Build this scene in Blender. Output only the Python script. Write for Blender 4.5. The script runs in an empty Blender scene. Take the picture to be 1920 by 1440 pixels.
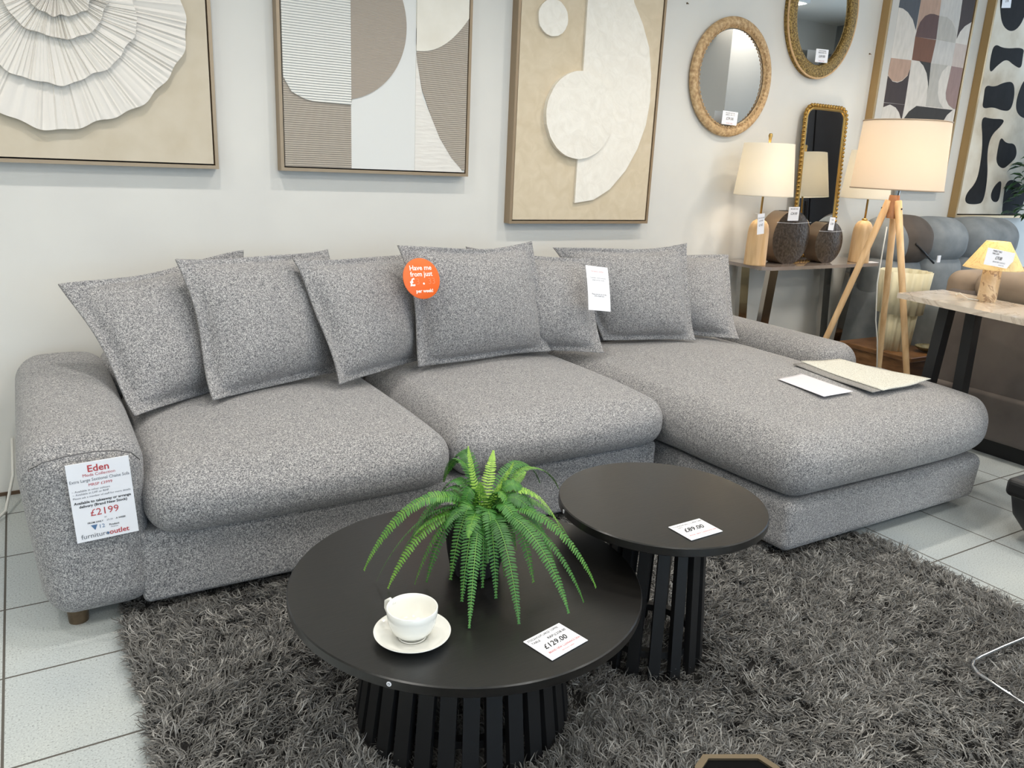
import bpy, bmesh, math, random
import numpy as np
from mathutils import Vector, Matrix
random.seed(7); RNG = np.random.default_rng(7)
S = bpy.context.scene; COL = S.collection
R = math.radians
# ------------------------------------------------------------------ camera
F = 1497.0; YAW, PIT, ROL = R(31.6), R(15.7), R(-2.67); H = 1.24
def _cam():
    ca, sa, cb, sb, cc, sc = math.cos(YAW), math.sin(YAW), math.cos(PIT), math.sin(PIT), math.cos(ROL), math.sin(ROL)
    f0 = Vector((sa, ca, 0)); r0 = Vector((ca, -sa, 0)); up = Vector((0, 0, 1))
    f = f0*cb - up*sb; d = -(up*cb + f0*sb)
    return r0*cc + d*sc, -r0*sc + d*cc, f
RT, DN, FW = _cam()
CP = Vector((0, 0, H))
cam = bpy.data.objects.new('camera', bpy.data.cameras.new('camera')); COL.objects.link(cam)
m = Matrix.Identity(4)
for i in range(3):
    m[i][0] = RT[i]; m[i][1] = -DN[i]; m[i][2] = -FW[i]; m[i][3] = CP[i]
cam.matrix_world = m
cam.data.sensor_width = 36; cam.data.lens = F*36/1920; cam.data.clip_start = .02
S.camera = cam
def ray(x, y): return RT*((x-960)/F) + DN*((y-720)/F) + FW
def atz(x, y, z): r = ray(x, y); return CP + r*((z-CP.z)/r.z)      # a pixel to a point on a level plane
def aty(x, y, Y): r = ray(x, y); return CP + r*((Y-CP.y)/r.y)      # a pixel to a point on a plane parallel to the wall
# ------------------------------------------------------------------ light and exposure
S.view_settings.view_transform = 'Standard'; S.view_settings.look = 'None'
S.view_settings.gamma = 1; S.view_settings.use_curve_mapping = False
S.view_settings.exposure = -0.58
w = bpy.data.worlds.new('daylight'); S.world = w; w.use_nodes = True
bgn = w.node_tree.nodes['Background']; bgn.inputs[0].default_value = (.62, .79, 1, 1); bgn.inputs[1].default_value = 3.0
def lamp(name, kind, loc, power, col, size=.1, sy=None, rot=(0, 0, 0), spot=None, blend=.6):
    d = bpy.data.lights.new(name, kind); d.energy = power; d.color = col
    if kind == 'AREA':
        d.size = size
        if sy: d.shape = 'RECTANGLE'; d.size_y = sy
    else:
        d.shadow_soft_size = size
    if kind == 'SPOT': d.spot_size = R(spot); d.spot_blend = blend
    o = bpy.data.objects.new(name, d); COL.objects.link(o); o.location = loc; o.rotation_euler = rot
    return o
CEIL = 2.75; WALL = 3.18
XL, XR, YF = -2.6, 7.6, -5.2
panel_spots = [(x, y) for y in (-3.6, -1.4, .6) for x in (-1.2, 1.2, 3.6, 6.0)]
for x, y in panel_spots:
    lamp('panel_light', 'AREA', (x, y, CEIL-.035), 25, (1, .97, .92), .58, .58)
down_spots = [(-.7, 2.1), (.35, 2.1), (1.45, 2.1), (2.6, 2.1), (3.7, 2.1), (4.9, 2.1)]
for i, (x, y) in enumerate(down_spots):
    wm = (1, .95, .89) if i < 3 else (1, .90, .78)
    lamp('downlight_beam', 'SPOT', (x, y, CEIL-.03), 62, wm, .045, spot=125, blend=.8)
lamp('window_daylight', 'AREA', (1.5, YF+.15, 1.5), 92, (.56, .76, 1), 6.0, 2.2, rot=(R(90), 0, 0))
lamp('window_daylight', 'AREA', (XR-.15, 2.05, 1.5), 46, (.6, .78, 1), 1.5, 2.2, rot=(R(90), 0, R(90)))

# ------------------------------------------------------------------ helpers
def lin(c):
    return tuple(((v/255)/12.92 if v/255 <= .04045 else ((v/255+.055)/1.055)**2.4) for v in c)
def tag(o, label=None, cat=None, group=None, kind=None):
    if label: o['label'] = label
    if cat: o['category'] = cat
    if group: o['group'] = group
    if kind: o['kind'] = kind
    return o
def thing(name, label, cat, loc=(0, 0, 0), rotz=0, group=None):
    o = bpy.data.objects.new(name, None); COL.objects.link(o); o.location = loc; o.rotation_euler = (0, 0, rotz)
    o.empty_display_size = .05
    return tag(o, label, cat, group)
def wmat(o):
    return (wmat(o.parent) @ o.matrix_parent_inverse if o.parent else Matrix.Identity(4)) @ o.matrix_basis
def link(name, me, m=None, parent=None, smooth=True, world=False):
    """parent given: vertices are in the parent's frame, or in the world's frame when world=True"""
    o = bpy.data.objects.new(name, me); COL.objects.link(o)
    if m: me.materials.append(m)
    if smooth and len(me.polygons):
        me.polygons.foreach_set('use_smooth', [True]*len(me.polygons))
    if parent:
        o.parent = parent
        if world:
            o.matrix_parent_inverse = wmat(parent).inverted()
    return o
def mesh(v, f, name='shape'):
    me = bpy.data.meshes.new(name); me.from_pydata([tuple(p) for p in v], [], f); me.update(); return me
class MB:
    def __init__(s): s.v = []; s.f = []
    def add(s, v, f):
        n = len(s.v); s.v += [tuple(p) for p in v]; s.f += [tuple(i+n for i in q) for q in f]; return s
    def box(s, a, b, bev=0, M=None):
        if bev:
            h = [(b[i]-a[i])/2 for i in range(3)]; c = [(b[i]+a[i])/2 for i in range(3)]
            v, f = rb(h[0]*2, h[1]*2, h[2]*2, bev, 2, 1); v = [Vector(p)+Vector(c) for p in v]
        else:
            v = [Vector((x, y, z)) for x in (a[0], b[0]) for y in (a[1], b[1]) for z in (a[2], b[2])]
            f = [(0, 1, 3, 2), (4, 6, 7, 5), (0, 4, 5, 1), (2, 3, 7, 6), (0, 2, 6, 4), (1, 5, 7, 3)]
        if M: v = [M @ p for p in v]
        return s.add(v, f)
    def tube(s, pts, r, n=10, closed=False, r2=None, caps=True):
        pts = [Vector(p) for p in pts]; N = len(pts); rings = []
        up = Vector((0, 0, 1)); prev = None
        for i, p in enumerate(pts):
            if closed: t = pts[(i+1) % N]-pts[i-1]
            else: t = pts[min(i+1, N-1)]-pts[max(i-1, 0)]
            t.normalize()
            if prev is None:
                a = t.cross(up if abs(t.z) < .9 else Vector((1, 0, 0))).normalized()
            else:
                a = (prev - t*prev.dot(t)).normalized()
            prev = a; b = t.cross(a)
            rr = r if r2 is None else r + (r2-r)*i/(N-1)
            rings.append([p + a*rr*math.cos(2*math.pi*k/n) + b*rr*math.sin(2*math.pi*k/n) for k in range(n)])
        v = [q for rg in rings for q in rg]; f = []
        for i in range(N if closed else N-1):
            j = (i+1) % N
            for k in range(n):
                l = (k+1) % n; f.append((i*n+k, i*n+l, j*n+l, j*n+k))
        if not closed and caps: f.append(tuple(range(n))[::-1]); f.append(tuple((N-1)*n+k for k in range(n)))
        return s.add(v, f)
    def lathe(s, prof, c=(0, 0, 0), n=48, M=None):
        v = []; f = []
        for r, z in prof:
            for k in range(n):
                a = 2*math.pi*k/n; v.append(Vector((c[0]+r*math.cos(a), c[1]+r*math.sin(a), c[2]+z)))
        for i in range(len(prof)-1):
            for k in range(n):
                l = (k+1) % n; f.append((i*n+k, i*n+l, (i+1)*n+l, (i+1)*n+k))
        if M: v = [M @ p for p in v]
        return s.add(v, f)
    def prism(s, pts, h0, h1, M=None):
        """polygon in x,z; depth along y from h0 (front) to h1"""
        n = len(pts); v = [Vector((p[0], h0, p[1])) for p in pts]+[Vector((p[0], h1, p[1])) for p in pts]
        f = [tuple(range(n)), tuple(range(2*n-1, n-1, -1))]+[(i, i+n, (i+1) % n+n, (i+1) % n) for i in range(n)]
        if M: v = [M @ p for p in v]
        return s.add(v, f)
    def build(s, name, m, parent=None, smooth=False, world=False):
        me = mesh(s.v, s.f, name); bm = bmesh.new(); bm.from_mesh(me)
        bmesh.ops.recalc_face_normals(bm, faces=bm.faces); bm.to_mesh(me); bm.free()
        o = link(name, me, m, parent, smooth, world)
        if smooth == 'auto':
            me.set_sharp_from_angle(angle=R(38))
        return o
def rb(sx, sy, sz, r, seg=5, n=6, deform=None):
    """rounded box as vertices and faces, centred; n inner divisions"""
    def axis(h):
        if r >= h: r_ = h*.999
        else: r_ = r
        ed = [r_*(1-math.tan(math.pi/4*(1-k/seg))) for k in range(seg)]
        inn = [r_+(2*h-2*r_)*k/n for k in range(n+1)]
        t = ed + inn + [2*h-e for e in reversed(ed)]
        return [q-h for q in t], r_
    ax = [axis(s/2) for s in (sx, sy, sz)]
    hs = (sx/2, sy/2, sz/2); idx = {}; v = []; f = []
    def vert(i, j, k):
        key = (i, j, k)
        if key not in idx:
            p = Vector((ax[0][0][i], ax[1][0][j], ax[2][0][k]))
            q = Vector([max(-(hs[a]-ax[a][1]), min(hs[a]-ax[a][1], p[a])) for a in range(3)])
            d = p-q
            rr = Vector([ax[a][1] for a in range(3)])
            if d.length > 1e-9:
                u = Vector([d[a]/rr[a] for a in range(3)]).normalized()
                p = q + Vector([u[a]*rr[a] for a in range(3)])
            idx[key] = len(v); v.append(p)
        return idx[key]
    L = [len(a[0])-1 for a in ax]
    for i in range(L[0]):
        for j in range(L[1]):
            f.append((vert(i, j, 0), vert(i, j+1, 0), vert(i+1, j+1, 0), vert(i+1, j, 0)))
            f.append((vert(i, j, L[2]), vert(i+1, j, L[2]), vert(i+1, j+1, L[2]), vert(i, j+1, L[2])))
    for i in range(L[0]):
        for k in range(L[2]):
            f.append((vert(i, 0, k), vert(i+1, 0, k), vert(i+1, 0, k+1), vert(i, 0, k+1)))
            f.append((vert(i, L[1], k), vert(i, L[1], k+1), vert(i+1, L[1], k+1), vert(i+1, L[1], k)))
    for j in range(L[1]):
        for k in range(L[2]):
            f.append((vert(0, j, k), vert(0, j, k+1), vert(0, j+1, k+1), vert(0, j+1, k)))
            f.append((vert(L[0], j, k), vert(L[0], j+1, k), vert(L[0], j+1, k+1), vert(L[0], j, k+1)))
    if deform: v = [deform(p) for p in v]
    return v, f
def soft(name, a, b, r, m, parent=None, n=8, seg=6, deform=None, world=False):
    c = Vector([(a[i]+b[i])/2 for i in range(3)]); s = [b[i]-a[i] for i in range(3)]
    v, f = rb(s[0], s[1], s[2], r, seg, n)
    h = [q/2 for q in s]
    if deform: v = [deform(Vector(p), Vector((p[0]/h[0], p[1]/h[1], p[2]/h[2]))) for p in v]
    v = [p+c for p in v]
    mb = MB(); mb.add(v, f)
    return mb.build(name, m, parent, True, world)

# ------------------------------------------------------------------ materials
MC = {}
def mat(name, rgb, rough=.6, metal=0, **k):
    if name in MC: return MC[name]
    m = bpy.data.materials.new(name); m.use_nodes = True; b = m.node_tree.nodes['Principled BSDF']
    c = lin(rgb); b.inputs['Base Color'].default_value = (*c, 1); b.inputs['Roughness'].default_value = rough
    b.inputs['Metallic'].default_value = metal
    for kk, vv in k.items(): b.inputs[kk.replace('_', ' ')].default_value = vv
    MC[name] = m; return m
def nodes(m):
    nt = m.node_tree; return nt, nt.nodes, nt.links, nt.nodes['Principled BSDF']
def coord(nt, kind='Object', scale=(1, 1, 1), rot=(0, 0, 0)):
    tc = nt.nodes.new('ShaderNodeTexCoord'); mp = nt.nodes.new('ShaderNodeMapping')
    mp.inputs['Scale'].default_value = scale; mp.inputs['Rotation'].default_value = rot
    nt.links.new(tc.outputs[kind], mp.inputs[0]); return mp.outputs[0]
def noise(nt, vec, scale, detail=3, rough=.5, dist=0):
    n = nt.nodes.new('ShaderNodeTexNoise'); n.inputs['Scale'].default_value = scale
    n.inputs['Detail'].default_value = detail; n.inputs['Roughness'].default_value = rough
    n.inputs['Distortion'].default_value = dist
    nt.links.new(vec, n.inputs['Vector']); return n.outputs['Fac']
def ramp(nt, fac, stops):
    r = nt.nodes.new('ShaderNodeValToRGB'); e = r.color_ramp.elements
    while len(e) < len(stops): e.new(.5)
    for i, (p, c) in enumerate(stops): e[i].position = p; e[i].color = (*lin(c), 1)
    nt.links.new(fac, r.inputs[0]); return r.outputs[0]
def bump(nt, h, strength=.3, dist=.002):
    b = nt.nodes.new('ShaderNodeBump'); b.inputs['Strength'].default_value = strength; b.inputs['Distance'].default_value = dist
    nt.links.new(h, b.inputs['Height']); nt.links.new(b.outputs[0], nt.nodes['Principled BSDF'].inputs['Normal'])
def noisy(name, stops, scale=50, rough=.6, metal=0, bs=.2, bd=.002, sc=(1, 1, 1), detail=3, dist=0, nr=.5, **k):
    if name in MC: return MC[name]
    m = mat(name, stops[0][1], rough, metal, **k); nt, N, L, b = nodes(m)
    f = noise(nt, coord(nt, scale=sc), scale, detail, nr, dist)
    L.new(ramp(nt, f, stops), b.inputs['Base Color'])
    if bs: bump(nt, f, bs, bd)
    return m
def fabric():
    m = mat('heathered_grey_weave', (160, 158, 156), .95); nt, N, L, b = nodes(m)
    v = coord(nt)
    a = noise(nt, v, 340, 2, .75); c = noise(nt, v, 150, 3, .7)
    mx = N.new('ShaderNodeMath'); mx.operation = 'ADD'
    m1 = N.new('ShaderNodeMath'); m1.operation = 'MULTIPLY'; m1.inputs[1].default_value = .72; L.new(a, m1.inputs[0])
    m2 = N.new('ShaderNodeMath'); m2.operation = 'MULTIPLY'; m2.inputs[1].default_value = .28; L.new(c, m2.inputs[0])
    L.new(m1.outputs[0], mx.inputs[0]); L.new(m2.outputs[0], mx.inputs[1])
    L.new(ramp(nt, mx.outputs[0], [(.37, (70, 70, 74)), (.45, (114, 114, 116)), (.53, (156, 154, 153)), (.64, (210, 207, 204))]), b.inputs['Base Color'])
    bump(nt, a, .5, .0015)
    b.inputs['Sheen Weight'].default_value = .15
    return m
FAB = fabric()
WHITE = noisy('white_wall_paint', [(.3, (217, 215, 209)), (.7, (223, 221, 214))], 3, .75, bs=.05, bd=.001)
PAPER = mat('white_paper', (244, 244, 248), .5)
BLACKWOOD = noisy('black_grained_wood', [(.3, (10, 10, 9)), (.7, (24, 22, 20))], 22, .30, Coat_Weight=.3, Coat_Roughness=.3, bs=.25, bd=.0006, sc=(1, 9, 4), detail=5)
BLACKMATT = mat('black_matt_paint', (22, 22, 23), .5)
OAK = noisy('pale_oak', [(.3, (196, 158, 112)), (.55, (214, 178, 132)), (.75, (226, 194, 150))], 5, .5, bs=.1, bd=.0008, sc=(9, 9, .8), detail=5)
BRASS = mat('brushed_brass', (190, 158, 96), .3, 1)
STEEL = mat('polished_steel', (168, 164, 158), .14, 1)
CHROME = mat('chrome', (220, 222, 226), .08, 1)
CHAMP = mat('champagne_frame', (158, 138, 112), .4, .35)
GOLDFR = mat('gold_frame', (176, 146, 100), .38, .45)
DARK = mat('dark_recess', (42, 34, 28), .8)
BLACK = mat('black_ink', (20, 20, 24), .6)
RED = mat('red_ink', (190, 70, 74), .6)
GREY = mat('grey_ink', (110, 112, 120), .6)
WHITEINK = mat('white_ink', (255, 250, 240), .6)

# ------------------------------------------------------------------ setting
def structure(name, mb, m, smooth=False):
    o = mb.build(name, m, None, smooth); o['kind'] = 'structure'; return o
def floor_mat():
    m = mat('speckled_white_tile', (205, 203, 196), .32); nt, N, L, b = nodes(m)
    v = coord(nt)
    br = N.new('ShaderNodeTexBrick'); br.offset = 0; br.squash = 1
    T = .3355
    br.inputs['Scale'].default_value = 1; br.inputs['Brick Width'].default_value = T; br.inputs['Row Height'].default_value = T
    br.inputs['Mortar Size'].default_value = .003; br.inputs['Mortar Smooth'].default_value = .1
    mp = N.new('ShaderNodeMapping'); mp.inputs['Location'].default_value = (.150+T*30, -3.0+T*30-.0005, 0)
    L.new(v, mp.inputs[0]); L.new(mp.outputs[0], br.inputs['Vector'])
    f = noise(nt, v, 230, 2, .6)
    sp = ramp(nt, f, [(.32, (138, 142, 142)), (.40, (190, 196, 197)), (.6, (200, 206, 206)), (.72, (216, 221, 220))])
    big = ramp(nt, noise(nt, v, 2.2, 2), [(.3, (236, 238, 240)), (.7, (255, 253, 248))])
    mu = N.new('ShaderNodeMixRGB'); mu.blend_type = 'MULTIPLY'; mu.inputs[0].default_value = 1
    L.new(sp, mu.inputs[1]); L.new(big, mu.inputs[2])
    mi = N.new('ShaderNodeMixRGB'); L.new(br.outputs['Fac'], mi.inputs[0]); L.new(mu.outputs[0], mi.inputs[1])
    mi.inputs[2].default_value = (*lin((92, 88, 82)), 1)
    L.new(mi.outputs[0], b.inputs['Base Color'])
    rr = N.new('ShaderNodeMath'); rr.operation = 'MULTIPLY_ADD'; rr.inputs[1].default_value = .5; rr.inputs[2].default_value = .3
    L.new(br.outputs['Fac'], rr.inputs[0]); L.new(rr.outputs[0], b.inputs['Roughness'])
    inv = N.new('ShaderNodeMath'); inv.operation = 'SUBTRACT'; inv.inputs[0].default_value = 1; L.new(br.outputs['Fac'], inv.inputs[1])
    bump(nt, inv.outputs[0], .5, .002)
    return m
structure('floor', MB().box((XL-.1, YF-.1, -.06), (XR+.1, WALL+.1, 0)), floor_mat())
structure('ceiling', MB().box((XL-.1, YF-.1, CEIL), (XR+.1, WALL+.1, CEIL+.08)), mat('ceiling_white', (225, 222, 214), .8))
structure('wall_back', MB().box((XL-.1, WALL, 0), (XR+.1, WALL+.1, CEIL)), WHITE)
GREYWALL = mat('grey_wall_paint', (128, 132, 134), .8)
structure('wall_left', MB().box((XL-.1, YF, 0), (XL, WALL, CEIL)), WHITE)
mb = MB(); mb.box((XR, YF, 0), (XR+.1, 1.2, CEIL)); mb.box((XR, 2.9, 0), (XR+.1, WALL, CEIL))
mb.box((XR, 1.2, 0), (XR+.1, 2.9, .3)); mb.box((XR, 1.2, 2.6), (XR+.1, 2.9, CEIL)); structure('wall_right', mb, GREYWALL)
mb = MB(); mb.box((XL, YF-.1, 0), (-1.7, YF, CEIL)); mb.box((4.7, YF-.1, 0), (XR, YF, CEIL))
mb.box((-1.7, YF-.1, 0), (4.7, YF, .3)); mb.box((-1.7, YF-.1, 2.6), (4.7, YF, CEIL)); structure('wall_front', mb, GREYWALL)
GLASS = mat('window_glass', (235, 245, 250), .02, Transmission_Weight=1.0, IOR=1.1)
o = thing('window_1', None, None); o['kind'] = 'structure'
f = MB()
for x in (-1.7, .43, 2.56, 4.65): f.box((x, YF-.08, .3), (x+.05, YF-.02, 2.6))
for z in (.3, 2.55): f.box((-1.7, YF-.08, z), (4.7, YF-.02, z+.05))
f.build('window_frame', BLACKMATT, o); MB().box((-1.7, YF-.055, .3), (4.7, YF-.05, 2.6)).build('glass', GLASS, o)
o = thing('window_2', None, None); o['kind'] = 'structure'
f = MB()
for y in (1.2, 2.0, 2.85): f.box((XR+.02, y, .3), (XR+.08, y+.05, 2.6))
for z in (.3, 2.55): f.box((XR+.02, 1.2, z), (XR+.08, 2.9, z+.05))
f.build('window_frame', BLACKMATT, o); MB().box((XR+.05, 1.2, .3), (XR+.055, 2.9, 2.6)).build('glass', GLASS, o)
structure('baseboard_back', MB().box((XL, WALL-.008, 0), (XR, WALL, .012)), mat('brown_edge', (90, 70, 52), .7))
structure('trim_1', MB().box((5.9, -.2, 0), (6.5, .4, CEIL)), mat('column_grey', (186, 180, 172), .8))
structure('trim_2', MB().box((XL, -.25, CEIL-.28), (XR, .2, CEIL)), mat('beam_grey', (200, 196, 188), .8))
EM = mat('light_diffuser', (255, 250, 240), .5, Emission_Color=(1, .97, .9, 1), Emission_Strength=5.0)
ALU = mat('white_metal', (230, 230, 228), .5)
def ring_rect(mb, x0, y0, x1, y1, z0, z1, t):
    mb.box((x0, y0, z0), (x1, y0+t, z1)); mb.box((x0, y1-t, z0), (x1, y1, z1))
    mb.box((x0, y0+t, z0), (x0+t, y1-t, z1)); mb.box((x1-t, y0+t, z0), (x1, y1-t, z1)); return mb
def dup(o, loc, label=None):
    c = o.copy(); COL.objects.link(c); c.location = loc
    if label: c['label'] = label
    for ch in o.children:
        d = ch.copy(); COL.objects.link(d); d.parent = c
        for g in ch.children:
            e = g.copy(); COL.objects.link(e); e.parent = d
    return c
p0 = None
for x, y in panel_spots:
    if p0 is None:
        p0 = thing('ceiling_light', 'square white light panel set in the shop ceiling', 'ceiling light', (x, y, CEIL), group='ceiling light panels')
        ring_rect(MB(), -.31, -.31, .31, .31, -.03, 0, .02).build('frame', ALU, p0)
        MB().box((-.29, -.29, -.02), (.29, .29, -.005)).build('diffuser', EM, p0)
    else: dup(p0, (x, y, CEIL))
p0 = None
for x, y in down_spots:
    if p0 is None:
        p0 = thing('downlight', 'small round recessed downlight in the ceiling near the picture wall', 'downlight', (x, y, CEIL), group='downlights along the wall')
        MB().lathe([(.04, 0), (.04, -.012), (.06, -.012), (.06, 0)], n=24).build('rim', ALU, p0)
        MB().lathe([(0.001, -.004), (.039, -.004), (.039, 0)], n=24).build('lens', EM, p0)
    else: dup(p0, (x, y, CEIL))

wd = thing('added_wardrobe', 'tall dark cupboard added at the far right wall to darken the beaded mirror', 'added_wardrobe', (7.3, .3, 0))  # added piece, only there to give the beaded mirror a dark reflection
WDM = mat('dark_stained_wood', (38, 34, 34), .35)
MB().box((7.12, -.75, .06), (7.58, 1.1, 2.15)).build('body', WDM, wd, world=True)
for y in (-.74, -.12, .50):
    d = MB().box((7.10, y, .08), (7.12, y+.60, 2.13)).build('door', WDM, wd, world=True)
    MB().box((7.08, y+.54, 1.0), (7.10, y+.56, 1.2)).build('handle', STEEL, d, world=True)
MB().box((7.14, -.7, 0), (7.56, 1.05, .06)).build('plinth', BLACKMATT, wd, world=True)
# ------------------------------------------------------------------ sofa
sofa = thing('sectional_sofa', 'long light grey tweed sectional sofa with a chaise on its right end', 'sofa', (1.5, 2.6, 0))
def par(*a, **k): return soft(*a, parent=sofa, world=True, **k)
def arm_left(p, u):
    # outer side bellies out, front and top ease into the corners
    t = (u.z+1)/2
    if u.x < 0: p.x += (-.5*u.x)*(.07*(1-t)**2 + .0*t)
    p.x += .006*math.sin(t*3.1)*(-u.x)
    if u.z > 0: p.z += (.012*(1-u.x**2) - .018*max(0, -u.y)**3)*u.z
    if u.y < 0: p.y -= .018*(1-u.x**2)*(1-(2*t-1)**2)
    if u.x > .3 and u.z < -.5: p.x += .02*(u.x-.3)/.7*(-u.z-.5)/.5*(1-u.x)*4; p.z -= .012*(u.x-.3)/.7*(u.z+1)*2
    return p
par('arm', (-.082, 2.105, .038), (.212, 3.13, .525), .085, FAB, n=8, deform=arm_left)
def arm_right(p, u):
    if u.z > 0: p.z += .012*(1-u.x**2)*u.z
    return p
par('arm', (2.945, 2.175, .038), (3.205, 3.13, .500), .085, FAB, n=8, deform=arm_right)
def bdef(p, u):
    if u.y < 0: p.y -= .006*(1-u.x**2)
    return p
par('base', (.176, 2.117, .040), (1.955, 3.05, .25), .02, FAB, n=10, deform=bdef)
def cbase(p, u):
    t = (1-u.y)/2
    if u.x < 0: p.x += .075*t*(-u.x)
    if u.x > 0 and u.y < 0: p.x -= .02*(1-u.z)*.5
    return p
par('chaise_base', (1.945, 1.535, .038), (3.125, 3.05, .215), .035, FAB, n=10, deform=cbase)
par('back_rest', (.18, 2.93, .05), (3.0, 3.12, .545), .06, FAB, n=8)
def seat(crown, front=0):
    def d(p, u):
        k = (1-u.x**2)*(1-u.y**2)
        up_ = max(0, u.z); up_ = up_*up_*(3-2*up_)
        p.z += crown*k*up_
        if u.y < 0: p.y -= .028*(1-u.x**2)*(1-abs(u.z)**2)*1.0
        # front lip drops a little
        p.z -= .02*max(0, -u.y-.3)**2*up_
        p.z += .004*math.sin(p.x*9+1)*k*up_
        return p
    return d
par('seat_cushion', (.195, 2.055, .232), (1.083, 2.95, .425), .088, FAB, n=12, seg=8, deform=seat(.035))
par('seat_cushion', (1.088, 2.055, .245), (1.955, 2.95, .435), .085, FAB, n=12, seg=8, deform=seat(.032))
def chaise(p, u):
    X0 = 1.955-2.58; k = (1-abs(u.x)**2.5)*(1-u.y**4)
    y = p.y + (1.505+2.95)/2
    t = min(1, max(0, (y-2.06)/.14)); t = t*t*(3-2*t)
    wfull = 1.25; wn = .985
    s = (wfull+(wn-wfull)*t)/wfull
    p.x = X0 + (p.x-X0)*s
    up_ = max(0, u.z); up_ = up_*up_*(3-2*up_)
    p.z += (.038*k - .012*max(0, -u.y-.3)**2)*up_
    if u.y < 0: p.y -= .02*(1-u.x**2)*(1-u.z**2)
    # left front corner eases inwards
    c = max(0, -u.x)*max(0, -u.y); p.x += .05*c**3
    c = max(0, u.x)*max(0, -u.y); p.y += .07*c**4; p.x -= .03*c**4
    if u.x < 0: p.x -= .012*(1-u.z**2)
    return p
par('chaise_cushion', (1.955, 1.505, .222), (3.205, 2.95, .432), .095, FAB, n=26, seg=8, deform=chaise)
# piping seams: thin tubes following the faces
SEAM = mat('grey_seam_thread', (105, 103, 103), .9)
def seam(pts, r=.0016):
    MB().tube(pts, r, 6).build('seam', SEAM, sofa, True, True)
seam([(-.05+.0, 2.12, .468), (-.02, 2.106, .487), (.03, 2.096, .499), (.09, 2.092, .504), (.14, 2.096, .498), (.175, 2.105, .484), (.195, 2.125, .455)])
LEGM = noisy('brown_bronze_leg', [(.3, (84, 70, 52)), (.7, (120, 102, 80))], 30, .4, .5, bs=0)
for x, y in ((.02, 2.19), (2.98, 1.64), (2.1, 1.68), (.02, 3.02), (3.1, 3.02)):
    MB().lathe([(.001, 0), (.024, 0), (.027, .045), (.001, .045)], (x, y, 0), 20).build('leg', LEGM, sofa, 'auto', True)

# ------------------------------------------------------------------ scatter cushions
def cushion(label, TL, TR, BL, BR, T=.085, seed=0):
    rnd = random.Random(seed)
    TL, TR, BL, BR = map(Vector, (TL, TR, BL, BR)); C = (TL+TR+BL+BR)/4
    nrm = (TR-BL).cross(TL-BR).normalized()
    if nrm.y > 0: nrm = -nrm
    n = 30; v = []; f = []
    ph = [rnd.uniform(0, 6.3) for _ in range(8)]
    def point(u, w_, side):
        a, b = (u+1)/2, (w_+1)/2
        # concave sides give the pointed ears
        pin = .052
        uu = u*(1-pin*(1-w_*w_)); ww = w_*(1-pin*(1-u*u)*(1.7 if w_ > 0 else .35)*(1+.35*math.sin(2.2*u+ph[4])))
        a, b = (uu+1)/2, (ww+1)/2
        p = (BL*(1-a)+BR*a)*(1-b) + (TL*(1-a)+TR*a)*b
        fl = .895
        iu, iw = min(1, abs(u)/fl), min(1, abs(w_)/fl)
        h = ((1-iu**2.6)*(1-iw**2.6))**.55 if iu < 1 and iw < 1 else 0
        # fuller towards the bottom, with creases running from the corners
        h *= T*(1+.12*(-w_))
        h += .004*math.sin(3.2*u+ph[0])*math.sin(2.7*w_+ph[1])*(h/T)
        cr = abs(abs(u)-abs(w_)); h -= .010*math.exp(-(cr/.13)**2)*max(0, (abs(u)+abs(w_))/2-.45)*(1 if h > .004 else 0)
        edge = max(abs(u), abs(w_)); h += .0035*math.exp(-((edge-.90)/.010)**2) - (.004*math.exp(-((edge-.872)/.014)**2) if h > .006 else 0)
        wob = .010*math.sin(4*u+ph[2])*abs(w_)**6+.009*math.sin(3.5*w_+ph[3])*abs(u)**6 - .012*(abs(u)**3*abs(w_)**3)*(w_ > 0) + .012*(abs(u)**5*abs(w_)**5)*(w_ < 0)
        return p + nrm*(side*(h+.0035) + wob)
    hp = [0, .08, .16, .24, .32, .4, .48, .56, .63, .70, .76, .81, .845, .87, .885, .90, .915, .94, .97, 1.0]
    ts = [-q for q in hp[:0:-1]]+hp; n = len(ts)-1
    for side in (1, -1):
        o0 = len(v)
        for j in range(n+1):
            for i in range(n+1): v.append(point(ts[i], ts[j], side)-C)
        for j in range(n):
            for i in range(n):
                q = [o0+j*(n+1)+i, o0+j*(n+1)+i+1, o0+(j+1)*(n+1)+i+1, o0+(j+1)*(n+1)+i]
                f.append(tuple(q) if side > 0 else tuple(q[::-1]))
    N = (n+1)**2; W = n+1
    bd = [i for i in range(W)]+[j*W+n for j in range(1, W)]+[n*W+i for i in range(n-1, -1, -1)]+[j*W for j in range(n-1, 0, -1)]
    for i in range(len(bd)):
        a, b = bd[i], bd[(i+1) % len(bd)]; f.append((a, a+N, b+N, b))
    me = mesh(v, f, 'scatter_cushion'); bm = bmesh.new(); bm.from_mesh(me); bmesh.ops.recalc_face_normals(bm, faces=bm.faces); bm.to_mesh(me); bm.free()
    o = link('scatter_cushion', me, FAB); o.location = C
    tag(o, label, 'cushion', 'loose back cushions on the sofa')
    return o, nrm
cushion('grey scatter cushion leaning by the left arm, leftmost of the row', aty(112, 530, 2.78), aty(460, 466, 2.92), atz(250, 782, .452), (.66, 2.80, .45), seed=1)
cushion('grey scatter cushion second from the left, just right of the arm-side one', aty(333, 484, 2.70), aty(622, 464, 2.88), atz(395, 752, .468), atz(640, 696, .462), seed=2)
cushion('grey scatter cushion left of and tucked behind the orange disc', aty(553, 482, 2.70), aty(785, 472, 2.88), atz(635, 722, .472), (1.29, 2.80, .462), seed=3)
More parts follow.
